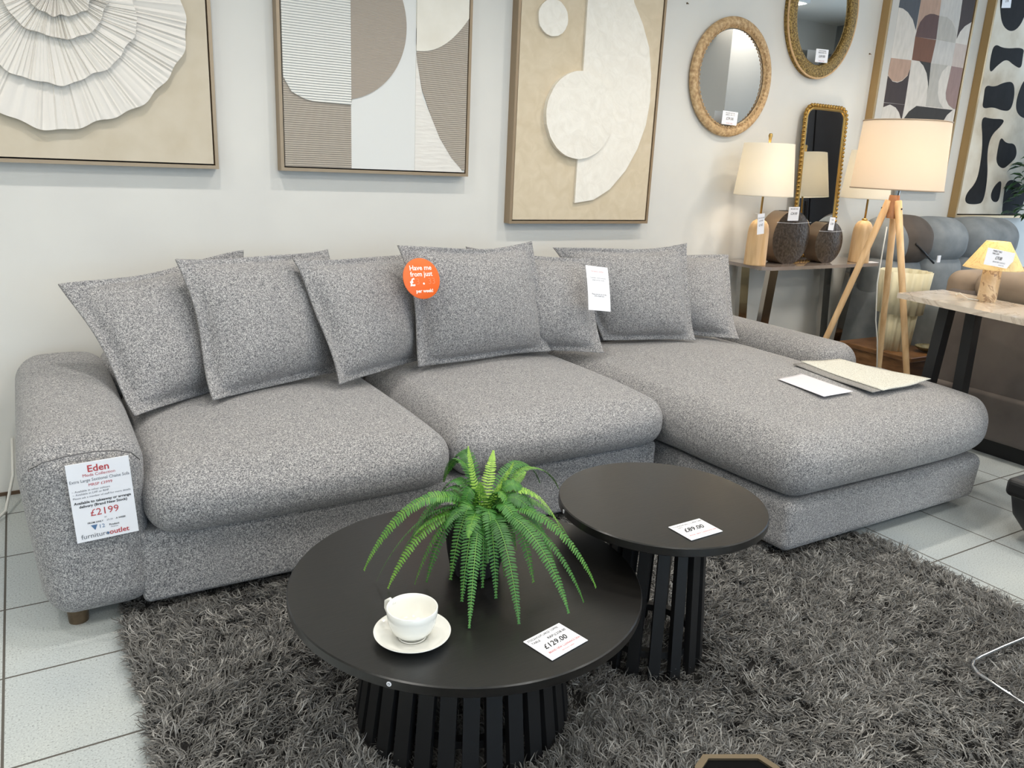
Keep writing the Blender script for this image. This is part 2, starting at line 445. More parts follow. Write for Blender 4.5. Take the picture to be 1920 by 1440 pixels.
P4, N4 = cushion('grey scatter cushion in the middle carrying the round orange disc', aty(753, 460, 2.68), aty(1002, 452, 2.78), atz(785, 688, .472), atz(1030, 658, .470), seed=4)
cushion('grey scatter cushion right of the middle one and left of the hanging white tag', aty(873, 462, 2.93), aty(1108, 484, 2.80), (1.68, 2.86, .46), atz(1130, 662, .470), seed=5)
P6, N6 = cushion('large grey scatter cushion just right of the hanging white tag', aty(1040, 463, 2.93), aty(1290, 455, 2.76), (2.2, 2.80, .47), atz(1302, 638, .475), seed=6)
cushion('grey scatter cushion beside the right arm, rightmost of the row', aty(1143, 466, 3.03), aty(1367, 477, 2.84), (2.55, 2.90, .47), atz(1383, 637, .470), seed=7)

# ------------------------------------------------------------------ writing and cards
def text_mesh(items, W=None):
    """items: (string, x, y, size, shear, bold) in the card's own x,y frame, centred at x"""
    mb = MB()
    for t in items:
        s, x, y, size = t[:4]; shear = t[4] if len(t) > 4 else 0; bold = t[5] if len(t) > 5 else 0; al = t[6] if len(t) > 6 else 'CENTER'
        c = bpy.data.curves.new('t', 'FONT'); c.body = s; c.size = size; c.align_x = al; c.align_y = 'CENTER'
        c.shear = shear; c.offset = bold; c.resolution_u = 2
        o = bpy.data.objects.new('t', c); COL.objects.link(o)
        dg = bpy.context.evaluated_depsgraph_get(); me = bpy.data.meshes.new_from_object(o.evaluated_get(dg))
        wx = max((abs(v.co.x) for v in me.vertices), default=0); k = 1
        if W and wx > 0: k = min(1, (W/2*.95-abs(x))/wx)
        mb.add([Vector((v.co.x*k+x, v.co.y+y, v.co.z)) for v in me.vertices], [tuple(p.vertices) for p in me.polygons])
        bpy.data.objects.remove(o); bpy.data.curves.remove(c); bpy.data.meshes.remove(me)
    return mb
def card(name, label, cat, TL, TR, BL, texts, m=None, group=None, thick=.0012, lift=.0009, wh=None, bend=0, shape=None):
    """texts: list of (material, [(string, fx, fy, relsize, shear, bold)]) with fx, fy in 0..1 from the top left"""
    TL, TR, BL = map(Vector, (TL, TR, BL)); X = (TR-TL); W = X.length; X.normalize()
    Yv = (TL-BL); Yv -= X*Yv.dot(X); Hh = Yv.length; Yv.normalize(); Z = X.cross(Yv)
    C = TL + X*W/2 - Yv*Hh/2
    if wh: W, Hh = wh
    o = thing(name, label, cat, group=group)
    M = Matrix.Identity(4)
    for i in range(3): M[i][0] = X[i]; M[i][1] = Yv[i]; M[i][2] = Z[i]; M[i][3] = C[i]
    o.matrix_basis = M
    b = MB()
    if shape == 'disc':
        b.lathe([(.0001, thick), (W/2*.985, thick), (W/2, thick*.5), (W/2, -thick), (.0001, -thick)], n=64)
    elif bend:
        n = 10; v = []; f = []
        for s in (0, -thick):
            for i in range(n+1):
                y = -Hh/2+Hh*i/n
                for x in (-W/2, W/2): v.append((x, y, bend*(1-(2*i/n-1)**2)+s))
        for i in range(n):
            a = 2*i; f.append((a, a+1, a+3, a+2)); a += 2*(n+1); f.append((a, a+2, a+3, a+1))
        b.add(v, f)
    else:
        b.box((-W/2, -Hh/2, -thick), (W/2, Hh/2, 0))
    sh_ = b.build('sheet' if shape is None else 'disc', m or PAPER, o, 'auto')
    for tm, items in texts:
        for it in items:
            mbt = text_mesh([(it[0], (it[1]-.5)*W, (.5-it[2])*Hh, it[3]*Hh, *(it[4:]))], W)
            dz = lift + (thick if shape else 0)
            if bend: mbt.v = [(x, y, z+bend*(1-(2*y/Hh)**2)) for x, y, z in mbt.v]
            mbt.v = [(x, y, z+dz) for x, y, z in mbt.v]
            mbt.build('lettering', tm, sh_)
    return o
BLUE = mat('slate_blue_ink', (86, 120, 160), .6)
GY = 2.068
es = card('price_sign', 'large white printed price sheet with £2199 fixed to the left sofa arm', 'sign',
     aty(121, 874, GY), aty(240.6, 853.7, GY), aty(138, 1021, GY), [
     (RED, [('Eden', .5, .085, .12, 0, .0004), ('Moda Collection', .5, .16, .052), ('MRSP £3999', .5, .285, .05), ('£2199', .5, .645, .125), ('outlet', .685, .935, .09, 0, .0003)]),
     (GREY, [('Extra Large Sectional Chaise Sofa', .5, .222, .056), ('~ Available in other colours', .34, .345, .036), ('~ Available in LHF or RHF', .33, .385, .036), ('Please ask a member of staff for more details', .5, .43, .034), ('furniture', .30, .935, .085), ('£9.33', .56, .77, .03), ('Finance', .62, .868, .026)]),
     (BLACK, [('Available to takeaway or arrange', .5, .495, .046, 0, .0002), ('delivery (Brand New Stock)', .5, .545, .046, 0, .0002), ('or', .5, .725, .03), ('FROM ONLY', .33, .77, .030, 0, .0001), ('A WEEK', .74, .77, .030, 0, .0001), ('Product', .62, .838, .034, 0, .0001)]),
     (BLUE, [('12', .42, .835, .07)])], thick=.0025)
w_, h_ = (aty(240.6, 853.7, GY)-aty(121, 874, GY)).length, (aty(121, 874, GY)-aty(138, 1021, GY)).length
tx = lambda fx, fy: ((fx-.5)*w_, (.5-fy)*h_, .0012)
mb = MB(); mb.add([tx(.25, .80), tx(.355, .80), tx(.31, .87)], [(0, 1, 2)]); mb.add([(x, y, .0011) for x, y in [((.505-.5)*w_+.0028*math.cos(a*.5), (.5-.938)*h_+.0028*math.sin(a*.5)) for a in range(12)]], [tuple(range(12))])
mb.build('printed_mark', BLUE, es.children[0])
ORANGE = mat('orange_card', (240, 104, 28), .45)
c0 = Vector(P4.location); 
DY = 2.585
card('price_disc', 'round orange "Have me from just" disc between two scatter cushions', 'sign',
     aty(751, 489, DY-.0), aty(819, 487, DY+.012), aty(752, 559, DY-.045), [
     (WHITEINK, [('Have me', .50, .215, .19, 0, .0004), ('from just', .50, .385, .185, 0, .0004), ('£', .225, .60, .30, 0, .0012), ('.', .535, .56, .34, 0, .0012), ('per week!', .53, .845, .13, 0, .0004)]),
     (mat('pale_orange_ink', (246, 134, 84), .6), [('3', .38, .59, .24), ('33', .76, .59, .24)])], m=ORANGE, shape='disc', thick=.0015)
HY = 2.56
card('hanging_tag', 'tall narrow white paper tag hanging in front of the scatter cushions', 'tag',
     aty(1098, 497, HY+.07), aty(1139, 502, HY+.07), aty(1106, 581, HY-.0), [
     (mat('pale_red_ink', (214, 150, 150), .6), [('furniture outlet', .5, .12, .055)]),
     (GREY, [('Customer orders welcome', .5, .27, .040), ('please ask for details', .5, .32, .040), ('Please do not sit on the', .5, .64, .042, 0, .0001), ('arms, thank you', .5, .68, .042, 0, .0001)])], bend=.004)

# ------------------------------------------------------------------ rug
RX0, RX1, RY0, RY1 = .125, 2.44, .30, 2.26
rug = thing('shag_rug', 'large charcoal grey shaggy rug under the two round black tables', 'rug', ((RX0+RX1)/2, (RY0+RY1)/2, 0))
MB().box((RX0, RY0, .001), (RX1, RY1, .008)).build('rug_backing', mat('rug_backing_grey', (36, 34, 33), .95), rug, world=True)
def pile_mesh():
    nx, ny = 62, 48; dens = 196000
    NT = 17000
    tx_ = RNG.uniform(RX0-.01, RX1+.01, NT); ty_ = RNG.uniform(RY0-.01, RY1+.01, NT)
    per = dens//NT
    cx = np.repeat(tx_, per); cy = np.repeat(ty_, per); N = len(cx)
    ang = RNG.uniform(0, 2*np.pi, N); rad = np.abs(RNG.normal(0, .011, N))
    x = np.clip(cx+rad*np.cos(ang), RX0, RX1); y = np.clip(cy+rad*np.sin(ang), RY0, RY1)
    fl = 1.7*np.sin(3.1*cx+1.3*np.sin(4.7*cy))+1.5*np.sin(5.3*cy+2.1*np.sin(3.9*cx)+.7)+1.1*np.sin(9*cx-7*cy)
    rt = np.repeat(RNG.normal(0, .75, NT), per); dirn = fl+rt+RNG.normal(0, .38, N)
    # splay outwards at the rug's edge
    lean = np.repeat(RNG.uniform(.6, 1.15, NT), per)*RNG.uniform(.75, 1.25, N)
    ex = np.where(cx < RX0+.05, -1., np.where(cx > RX1-.05, 1., 0)); ey = np.where(cy < RY0+.05, -1., np.where(cy > RY1-.05, 1., 0))
    dx = np.cos(dirn)+ex*1.2; dy = np.sin(dirn)+ey*1.2; dl = np.hypot(dx, dy)+1e-6; dx /= dl; dy /= dl
    Ln = np.repeat(RNG.uniform(.032, .052, NT), per)*RNG.uniform(.75, 1.15, N)
    # flattened under the sofa, and shorter beneath the tables
    low = (y > 2.095) | ((x > 1.96) & (y > 1.525)); Ln = np.where(low, Ln*.5, Ln); lean = np.where(low, lean+.4, lean)
    for (bx, by, br) in ((.768, 1.405, .25), (1.302, 1.373, .145)):
        on = np.abs(np.hypot(x-bx, y-by)-br) < .022; Ln = np.where(on, Ln*.4, Ln)
    curl = np.repeat(RNG.normal(0, 1.5, NT), per)+RNG.normal(0, .8, N); K = 6; wig = RNG.uniform(0, 6.3, N); pts = []
    hx = dx.copy(); hy = dy.copy(); px, py, pz = x.copy(), y.copy(), np.full(N, .007)
    pts.append(np.stack([px, py, pz], 1)); dirs = []
    for k in range(K-1):
        t = (k+.5)/(K-1); el = np.clip(1.35-lean*1.55*t**.8, -.35, 1.5)
        a = curl*t*1.1+.5*np.sin(wig+5*t); qx = hx*np.cos(a)-hy*np.sin(a); qy = hx*np.sin(a)+hy*np.cos(a)
        st = Ln/(K-1)
        px = px+qx*np.cos(el)*st; py = py+qy*np.cos(el)*st; pz = np.maximum(pz+np.sin(el)*st, .007+.004*RNG.random(N))
        pts.append(np.stack([px, py, pz], 1)); dirs.append(np.stack([qx, qy], 1))
    wd = RNG.uniform(.0010, .0016, N)
    side = RNG.uniform(-.9, .9, N)
    V = []
    for k in range(K):
        d = dirs[min(k, K-2)]; wk = wd*(1.0 if k < K-2 else (.75 if k == K-2 else .18))
        s = np.stack([-d[:, 1]*np.cos(side), d[:, 0]*np.cos(side), np.sin(side)], 1)*wk[:, None]
        V.append(pts[k]-s); V.append(pts[k]+s)
    V = np.stack(V, 1).reshape(-1, 3)
    base = (np.arange(N)*2*K)[:, None]
    Fq = np.concatenate([base+np.array([2*k, 2*k+1, 2*k+3, 2*k+2]) for k in range(K-1)], 1).reshape(-1, 4)
    me = bpy.data.meshes.new('pile'); me.vertices.add(len(V)); me.vertices.foreach_set('co', V.astype(np.float32).ravel())
    me.loops.add(Fq.size); me.loops.foreach_set('vertex_index', Fq.astype(np.int32).ravel())
    me.polygons.add(len(Fq)); me.polygons.foreach_set('loop_start', np.arange(0, Fq.size, 4, dtype=np.int32))
    me.update(calc_edges=True)
    at = me.attributes.new('shade', 'FLOAT', 'POINT')
    sh = np.clip(np.repeat(RNG.normal(.5, .2, NT), per)*.55+RNG.normal(.5, .24, N)*.45, 0, 1)
    at.data.foreach_set('value', np.repeat(sh, 2*K).astype(np.float32))
    return me
PILE = mat('charcoal_yarn', (92, 88, 86), .62); nt, N_, L_, b_ = nodes(PILE)
an = N_.new('ShaderNodeAttribute'); an.attribute_name = 'shade'
L_.new(ramp(nt, an.outputs['Fac'], [(.15, (54, 53, 51)), (.5, (104, 102, 98)), (.85, (172, 169, 163))]), b_.inputs['Base Color'])
b_.inputs['Sheen Weight'].default_value = .2
o = link('pile', pile_mesh(), PILE, rug, True, True); o['kind'] = 'stuff'

# ------------------------------------------------------------------ nested black tables
def slat_table(name, label, c, h, r, rtop, rbot, n, wsl, th=.022, zb=.012):
    t = thing(name, label, 'table', (c[0], c[1], 0))
    MB().lathe([(.0001, h), (r-.0025, h), (r, h-.0025), (r, h-th+.002), (r-.002, h-th), (.0001, h-th)], n=128).build('table_top', BLACKWOOD, t, 'auto')
    MB().lathe([(.0001, .012), (rtop*.82, .012), (rtop*.82, 0), (.0001, 0)], (0, 0, h-th-.0125), n=64).build('mounting_plate', BLACKMATT, t, 'auto')
    for z, rr in ((zb+.05, rbot*.86), ):
        MB().lathe([(rr-.02, 0), (rr, 0), (rr, .018), (rr-.02, .018), (rr-.02, 0)], (0, 0, z), n=64).build('ring', BLACKMATT, t, 'auto')
    for k in range(n):
        a = 2*math.pi*(k+.5)/n; ca, sa = math.cos(a), math.sin(a)
        dr = .017; tk = wsl/2
        v = []
        for rr, z in ((rbot, zb), (rtop, h-th-.0005)):
            for q in (rr-dr, rr):
                for s in (-tk, tk): v.append((q*ca-s*sa, q*sa+s*ca, z))
        MB().add(v, [(0, 1, 3, 2), (4, 6, 7, 5), (0, 4, 5, 1), (2, 3, 7, 6), (0, 2, 6, 4), (1, 5, 7, 3)]).build('slat', BLACKMATT, t)
    return t
big = slat_table('coffee_table', 'large low round black coffee table with a slatted drum base', (.768, 1.402), .34, .388, .205, .247, 30, .034)
small = slat_table('side_table', 'smaller taller round black side table overlapping the coffee table', (1.302, 1.374), .436, .259, .115, .143, 16, .028)
def sticker(tbl, px, py, h, r):
    p = atz(px, py, h-.011); d = Vector((p.x-tbl.location.x, p.y-tbl.location.y, 0)).normalized()
    q = d*(r+.0006); q.z = h-.011
    M = Matrix.Translation(q) @ d.to_track_quat('Z', 'Y').to_matrix().to_4x4()
    b = MB(); b.lathe([(.0001, .0006), (.0048, .0006), (.0048, -.0002)], n=20, M=M); b.build('round_sticker', PAPER, tbl)
    b = MB(); b.lathe([(.0014, .0008), (.0026, .0008)], n=14, M=M); b.build('sticker_mark', GREY, tbl)
sticker(big, 735, 1275, .34, .388); sticker(small, 1067, 958, .436, .259)
card('price_card', 'white handwritten £129.00 card lying on the large coffee table', 'price card',
     atz(981, 1203, .3425), atz(1048, 1168, .3425), atz(1030, 1241, .3425), [
     (BLACK, [('STOCKHOLM LARGE COFFEE', .45, .11, .115, .2), ('TABLE', .16, .24, .105, .2), ('RRP/£258.00', .68, .30, .125, .2), ('£129.00', .46, .53, .25, .25, .0002)]),
     (RED, [('BRAND NEW CLEARANCE DEAL', .54, .76, .10, .2), ('furniture outlet', .54, .88, .07)])], group='price cards on the black tables')
card('price_card', 'white handwritten £89.00 card lying on the small side table', 'price card',
     atz(1253, 988, .4385), atz(1311, 972, .4385), atz(1294, 1013.5, .4385), [
     (BLACK, [('STOCKHOLM SMALL COFFEE TABLE', .5, .14, .10, .2), ('TABLE', .18, .25, .08, .2), ('£89.00', .47, .46, .30, .25, .0002)]),
     (RED, [('BRAND NEW CLEARANCE DEAL', .54, .78, .09, .2), ('furniture outlet', .56, .89, .06)])], group='price cards on the black tables')
# cup and saucer
CER = mat('white_glazed_china', (242, 241, 234), .12, Coat_Weight=.3)
sc = atz(773, 1189, .348)
SR = (atz(700, 1187, .355)-atz(846, 1187, .355)).length/2
sau = thing('saucer', 'round white china saucer on the coffee table', 'saucer', (sc.x, sc.y, .34))
MB().lathe([(.0001, .003), (SR*.40, .003), (SR*.42, .0055), (SR*.75, .0085), (SR*.97, .016), (SR, .0175), (SR*.995, .0155), (SR*.75, .0045), (SR*.5, .0), (.0001, .0)], n=72).build('dish', CER, sau, True)
MB().lathe([(SR*.335, .004), (SR*.35, .0062), (SR*.365, .004)], n=48).build('cup_well_ring', CER, sau, True)
cc = atz(774, 1150, .385); CR = (atz(725, 1138, .413)-atz(823, 1138, .413)).length/2
cup = thing('cup', 'white china teacup standing on the saucer', 'cup', (sc.x+.001, sc.y+.004, .3435))
ch = .062
MB().lathe([(.0001, .004), (CR*.42, .004), (CR*.45, 0), (CR*.50, .0), (CR*.50, .004), (CR*.66, ch*.12), (CR*.82, ch*.28), (CR*.94, ch*.52), (CR*.99, ch*.80), (CR, ch), (CR*.975, ch+.001), (CR*.95, ch), (CR*.94, ch*.80), (CR*.89, ch*.52), (CR*.77, ch*.28), (CR*.60, ch*.16), (CR*.35, .008), (.0001, .008)], n=72).build('bowl', CER, cup, True)
hd = (aty(735, 1115, sc.y)-Vector((sc.x, sc.y, 0))); ha = math.atan2(.95, -.45)
MB().tube([(math.cos(ha)*(CR*q), math.sin(ha)*(CR*q), z) for q, z in ((.93, ch*.82), (1.15, ch*.92), (1.34, ch*.80), (1.36, ch*.58), (1.18, ch*.38), (.82, ch*.32))], .0042, 10).build('handle', CER, cup, True)

# ------------------------------------------------------------------ fern
def fern_mat():
    m = mat('fern_green', (70, 130, 45), .5); nt, N, L, b = nodes(m)
    a = N.new('ShaderNodeAttribute'); a.attribute_name = 'tone'
    L.new(ramp(nt, a.outputs['Fac'], [(0, (30, 74, 26)), (.45, (58, 116, 42)), (.8, (110, 158, 56)), (1, (164, 200, 88))]), b.inputs['Base Color'])
    b.inputs['Subsurface Weight'].default_value = .0
    return m
FERN = fern_mat()
fern = thing('potted_fern', 'artificial green fern with arching fronds in a black pot', 'fern', (.80, 1.425, .34))
PR = .068
POTM = mat('black_ribbed_pot', (24, 24, 26), .45)
n = 64; pv = []; pf = []
prof = [(.0001, .0), (.75, 0), (.80, .004), (.92, .05), (1.0, .10), (1.0, .118), (.9, .118), (.88, .10), (.0001, .098)]
for r_, z in prof:
    for k in range(n):
        rr = r_*PR*(1+(.022 if k % 2 else -.022)*(1 if .7 < r_ and z < .11 else 0)); a = 2*math.pi*k/n
        pv.append((rr*math.cos(a), rr*math.sin(a), z))
for i in range(len(prof)-1):
    for k in range(n): l = (k+1) % n; pf.append((i*n+k, i*n+l, (i+1)*n+l, (i+1)*n+k))
MB().add(pv, pf).build('pot', POTM, fern)
def frond(root, ctrl, tip, seed, wid=.024, tone=.4):
    rnd = random.Random(seed)
    root, ctrl, tip = Vector(root), Vector(ctrl), Vector(tip)
    hd_ = tip-root; hd_.z = 0; c1 = root.lerp(ctrl, .95); c2 = ctrl.lerp(tip, .62) + hd_*.10; c2.z = max(tip.z+.006, c2.z-.01) if tip.z < .40 else c2.z
    def B(t): return root*(1-t)**3+c1*3*t*(1-t)**2+c2*3*t*t*(1-t)+tip*t**3
    L = sum((B((i+1)/20)-B(i/20)).length for i in range(20)); n = int(L/.0060)
    v = []; f = []; tn = []
    tw = rnd.uniform(-.5, .5); tone += rnd.uniform(-.14, .10)
    prev = None
    for i in range(n+1):
        t = i/n; p = B(t); tg = (B(min(1, t+.02))-B(max(0, t-.02))).normalized()
        sd = tg.cross(Vector((0, 0, 1)))
        if sd.length < .15: sd = tg.cross(Vector((.3, 1, 0)))
        sd.normalize(); 
        if prev is not None and sd.dot(prev) < 0: sd = -sd
        prev = sd
        upv = sd.cross(tg).normalized()
        if upv.z < 0: upv = -upv
        sd = (sd*math.cos(tw)+upv*math.sin(tw)).normalized()
        # stem piece
        if i < n:
            q = B((i+1)/n); k0 = len(v); rr = .0011*(1-.6*t)
            v += [p-sd*rr, p+sd*rr, q+sd*rr, q-sd*rr]; f.append((k0, k0+1, k0+2, k0+3)); tn += [.75]*4
        if t < .06: continue
        wl = wid*(math.sin(math.pi*min(1, (t*.93+.07))**.85)**.55 if t < .97 else .3)*(1-.5*t)*rnd.uniform(.88, 1.08)
        for s in (-1, 1):
            d = (sd*s + tg*rnd.uniform(.12, .30)).normalized()
            if tg.z < -.2: d = (d + Vector((0, 0, -.12))).normalized()
            wv = tg*.0026*(1-.15*t); nr = d.cross(wv).normalized()
            if nr.z < 0: nr = -nr
            k0 = len(v)
            a = p; sag = -nr*wl*.12*rnd.uniform(.3, 1.4)
            v += [a-wv*.5, a+wv*.5, a+d*wl*.35-wv+nr*wl*.05, a+d*wl*.35+wv+nr*wl*.05, a+d*wl*.78-wv*.75, a+d*wl*.78+wv*.75, a+d*wl+sag+wv*.1]
            f += [(k0, k0+1, k0+3, k0+2), (k0+2, k0+3, k0+5, k0+4), (k0+4, k0+5, k0+6)]
            tt = tone+rnd.uniform(-.1, .1)+.25*max(0, t-.6)
            tn += [tt+.12]*2+[tt]*4+[tt+.15]
    v = [Vector((p.x, p.y, max(p.z, .3425))) for p in v]
    me = mesh(v, f, 'frond'); at = me.attributes.new('tone', 'FLOAT', 'POINT'); at.data.foreach_set('value', [float(q) for q in tn])
    link('frond', me, FERN, fern, True, True)
root = Vector((.815, 1.43, .455))
TIPS = [  # pixel of the tip, its height, height of the arch, tone, width
 (683, 1068, .375, .60, .50, .024), (707, 1088, .35, .55, .30, .018), (728, 1102, .345, .53, .55, .020), (752, 1040, .40, .54, .30, .022),
 (778, 1094, .35, .54, .55, .024), (866, 1126, .36, .56, .30, .026), (880, 1176, .345, .52, .30, .020), (973, 1168, .35, .55, .30, .026),
 (1066, 1148, .35, .55, .25, .024), (1117, 1100, .365, .56, .50, .026), (1094, 1128, .35, .54, .3, .020), (1054, 1002, .42, .585, .85, .024), (1042, 1062, .37, .56, .30, .022),
 (1072, 1022, .37, .55, .55, .020), (832, 902, .50, .63, .45, .024), (846, 880, .52, .64, .35, .022), (795, 985, .42, .58, .35, .024),
 (1047, 915, .47, .60, .6, .018), (1012, 905, .48, .61, .35, .022), (968, 1030, .41, .60, .5, .026), (905, 1100, .37, .57, .28, .026),
 (1010, 985, .44, .60, .35, .026), (800, 1090, .35, .55, .30, .022), (845, 1085, .37, .57, .3, .026), (930, 1120, .36, .57, .3, .026), (1000, 1090, .37, .58, .3, .028),
 (770, 1015, .42, .57, .4, .024), (860, 1010, .43, .60, .35, .026), (1030, 1040, .40, .58, .3, .026), (900, 1075, .345, .5, .2, .016), (815, 955, .45, .59, .4, .024)]
for i, (px, py, z, hz, tone, wd) in enumerate(TIPS):
    tip = atz(px, py, z)
    if i == 29: tip = Vector((.84, 1.36, .345))
    mid = root.lerp(tip, .42); mid.z = hz+.03
    a0 = (tip-root); a0.z = 0; a0 = a0.normalized() if a0.length else a0
    frond(root+a0*.012, mid, tip, i, wd, tone)
_r2 = random.Random(99)
for i in range(16):
    a = 2*math.pi*i/16+_r2.uniform(-.15, .15); l = _r2.uniform(.10, .17); tip = root+Vector((l*math.cos(a), l*math.sin(a), _r2.uniform(-.05, .03)))
    mid = root.lerp(tip, .45); mid.z += .07; frond(root, mid, tip, 200+i, .024, _r2.uniform(.25, .5))
UP = [(878, 838, 1.47, .95), (925, 846, 1.50, .95), (962, 868, 1.45, .9), (900, 905, 1.40, .85), (940, 905, 1.42, .8), (850, 915, 1.5, .6), (985, 885, 1.52, .7)]
for i, (px, py, Y, tone) in enumerate(UP):
    tip = aty(px, py, Y); mid = root.lerp(tip, .5)+Vector((0, 0, .012)); frond(root, mid, tip, 60+i, .022, tone)

# ------------------------------------------------------------------ papers on the chaise
def on_chaise(px, py, dz=0): return atz(px, py, .473+dz)
sw = thing('fabric_swatch', 'cream textured fabric swatch laid on top of a grey one on the chaise', 'fabric swatch', on_chaise(1620, 705))
def sheet(name, corners, m, parent, z, th=.003, wav=.003, n=16, seed=0):
    TLc, TRc, BRc, BLc = [Vector(c) for c in corners]; v = []; f = []
    for s in (0, -th):
        for j in range(n+1):
            for i in range(n+1):
                a, b = i/n, j/n
                p = (TLc*(1-a)+TRc*a)*(1-b)+(BLc*(1-a)+BRc*a)*b
                v.append((p.x, p.y, p.z+z+s+wav*math.sin(7*a+seed)*math.cos(5*b+seed)))
    W = n+1
    for j in range(n):
        for i in range(n):
            q = (j*W+i, j*W+i+1, (j+1)*W+i+1, (j+1)*W+i); f.append(q); f.append(tuple(W*W+k for k in q[::-1]))
    bd = [i for i in range(W)]+[j*W+n for j in range(1, W)]+[n*W+i for i in range(n-1, -1, -1)]+[j*W for j in range(n-1, 0, -1)]
    for i in range(len(bd)):
        a, b = bd[i], bd[(i+1) % len(bd)]; f.append((a, a+W*W, b+W*W, b))
    mbb = MB(); mbb.add(v, f)
    return mbb.build(name, m, parent, True, True if parent else False)
CREAMF = noisy('cream_boucle', [(.35, (188, 186, 174)), (.6, (224, 223, 213))], 260, .95, bs=.6, bd=.002)
GREYEDGE = noisy('grey_felt', [(.35, (120, 118, 116)), (.65, (160, 158, 154))], 260, .95, bs=.3)
sheet('cream_layer', [on_chaise(1500, 680), on_chaise(1575, 676), on_chaise(1745, 714), on_chaise(1655, 736)], CREAMF, sw, .0065, th=.0022, seed=1)
sheet('grey_layer', [on_chaise(1487, 684), on_chaise(1570, 677), on_chaise(1738, 717), on_chaise(1636, 738)], GREYEDGE, sw, .003, th=.0022, seed=1)
pp = sheet('paper_sheet', [on_chaise(1458, 711), on_chaise(1502, 701), on_chaise(1600, 734), on_chaise(1545, 744)], mat('printed_white_paper', (226, 224, 230), .5), None, .001, th=.0008, wav=.001)
tag(pp, 'plain white paper sheet lying beside the fabric swatches on the chaise', 'paper')

# ------------------------------------------------------------------ wall pictures
FW_ = .012
def picture(name, label, x0, x1, z0, z1, depth, framem, canvasm, fw=.012, gap=.005, cat='picture'):
    t = thing(name, label, cat, ((x0+x1)/2, WALL, z0))
    yb, yf = WALL-.001, WALL-depth
    fr = MB(); fr.box((x0, yf, z0), (x0+fw, yb, z1)); fr.box((x1-fw, yf, z0), (x1, yb, z1))
    fr.box((x0+fw, yf, z0), (x1-fw, yb, z0+fw)); fr.box((x0+fw, yf, z1-fw), (x1-fw, yb, z1)); fr.build('frame', framem, t, world=True)
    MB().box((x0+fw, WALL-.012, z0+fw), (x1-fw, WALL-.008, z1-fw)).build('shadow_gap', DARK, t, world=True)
    g = fw+gap
    cv_ = MB().box((x0+g, yf+.004, z0+g), (x1-g, WALL-.012, z1-g)).build('canvas', canvasm, t, world=True)
    return cv_, yf+.004, (x0+g, x1-g, z0+g, z1-g)
def clip(pts, lo, hi):
    return [(min(max(x, lo[0]), hi[0]), min(max(z, lo[1]), hi[1])) for x, z in pts]
def slab(name, pts, y, th, m, t, rnd=0):
    mb = MB(); mb.prism(pts, y-th, y+.001); return mb.build(name, m, t, world=True)
def arc(cx, cz, r, a0, a1, n=40, rz=None):
    rz = rz or r; return [(cx+r*math.cos(R(a0+(a1-a0)*i/n)), cz+rz*math.sin(R(a0+(a1-a0)*i/n))) for i in range(n+1)]
BEIGE = noisy('beige_canvas', [(.3, (198, 186, 164)), (.7, (206, 195, 175))], 12, .85, bs=.15, bd=.001)
PLASTER = noisy('cream_plaster_relief', [(.3, (232, 226, 214)), (.7, (242, 237, 226))], 14, .85, bs=.5, bd=.006, detail=4, nr=.6, dist=1.5)
CREAM = noisy('cream_plaster', [(.3, (226, 220, 206)), (.7, (236, 231, 219))], 9, .85, bs=.2, bd=.003)
def ribbed(name, rgb, scale, axis='Z', bd=.002, rough=.8):
    m = mat(name, rgb, rough); nt, N, L, b = nodes(m)
    wv = N.new('ShaderNodeTexWave'); wv.bands_direction = axis; wv.inputs['Scale'].default_value = scale; wv.inputs['Distortion'].default_value = .6; wv.inputs['Detail'].default_value = 2; wv.inputs['Detail Scale'].default_value = .4
    L.new(coord(nt), wv.inputs[0]); bump(nt, wv.outputs['Fac'], .9, bd); return m
# 1: layered petal relief
t1, yc, bx = picture('relief_art', 'square beige canvas with a huge white layered petal relief, leftmost picture', -.29, .632, 1.158, 2.08, .05, CHAMP, BEIGE)
def petal(cx, cz, r, y0, thick, seed, wob=.035):
    rnd = random.Random(seed); n = 420; rings = [0, .2, .4, .6, .75, .86, .93, .97, 1.0]; v = []; f = []
    ks = [(rnd.choice((7, 9, 11, 13)), rnd.uniform(0, 6.3), rnd.uniform(.3, .6)), (rnd.choice((16, 19, 23)), rnd.uniform(0, 6.3), .28), (5, rnd.uniform(0, 6.3), .5)]
    rg = [rnd.uniform(-1, 1) for _ in range(n)]; amp = [1.0]*n
    for ri, q in enumerate(rings):
        for k in range(n):
            a = 2*math.pi*k/n
            s = sum(A*math.sin(K*a+P) for K, P, A in ks)
            rr = r*q*(1+wob*s*q**2)
            h = thick*(.35+.1*q) + thick*.5*max(0, q-.70)/.30*(1+.25*s) + (.0034*rg[k])*(0.25+q)*(1 if q < .99 else .4)
            x, z = cx+rr*math.cos(a), cz+rr*math.sin(a)
            x = min(max(x, bx[0]+.002), bx[1]-.002); z = min(z, bx[3]-.002)
            v.append((x, y0-h, z))
    for k in range(n):   # rim back to the canvas
        v.append((v[-n][0] if False else v[(len(rings)-1)*n+k][0], y0+.004, v[(len(rings)-1)*n+k][2]))
    m_ = len(rings)+1
    for i in range(m_-1):
        for k in range(n): l = (k+1) % n; f.append((i*n+k, i*n+l, (i+1)*n+l, (i+1)*n+k))
    MB().add(v, f).build('petal_layer', PETAL, t1, 'auto', True)
PETAL = mat('white_clay', (224, 219, 211), .85)
petal(.135, 1.685, .410, yc, .024, 3, .034)
petal(.125, 1.675, .265, yc-.010, .022, 5, .03)
petal(.155, 1.70, .155, yc-.020, .020, 8, .035)
petal(.165, 1.715, .105, yc-.029, .018, 11, .05)
petal(.165, 1.725, .05, yc-.038, .014, 14, .07)
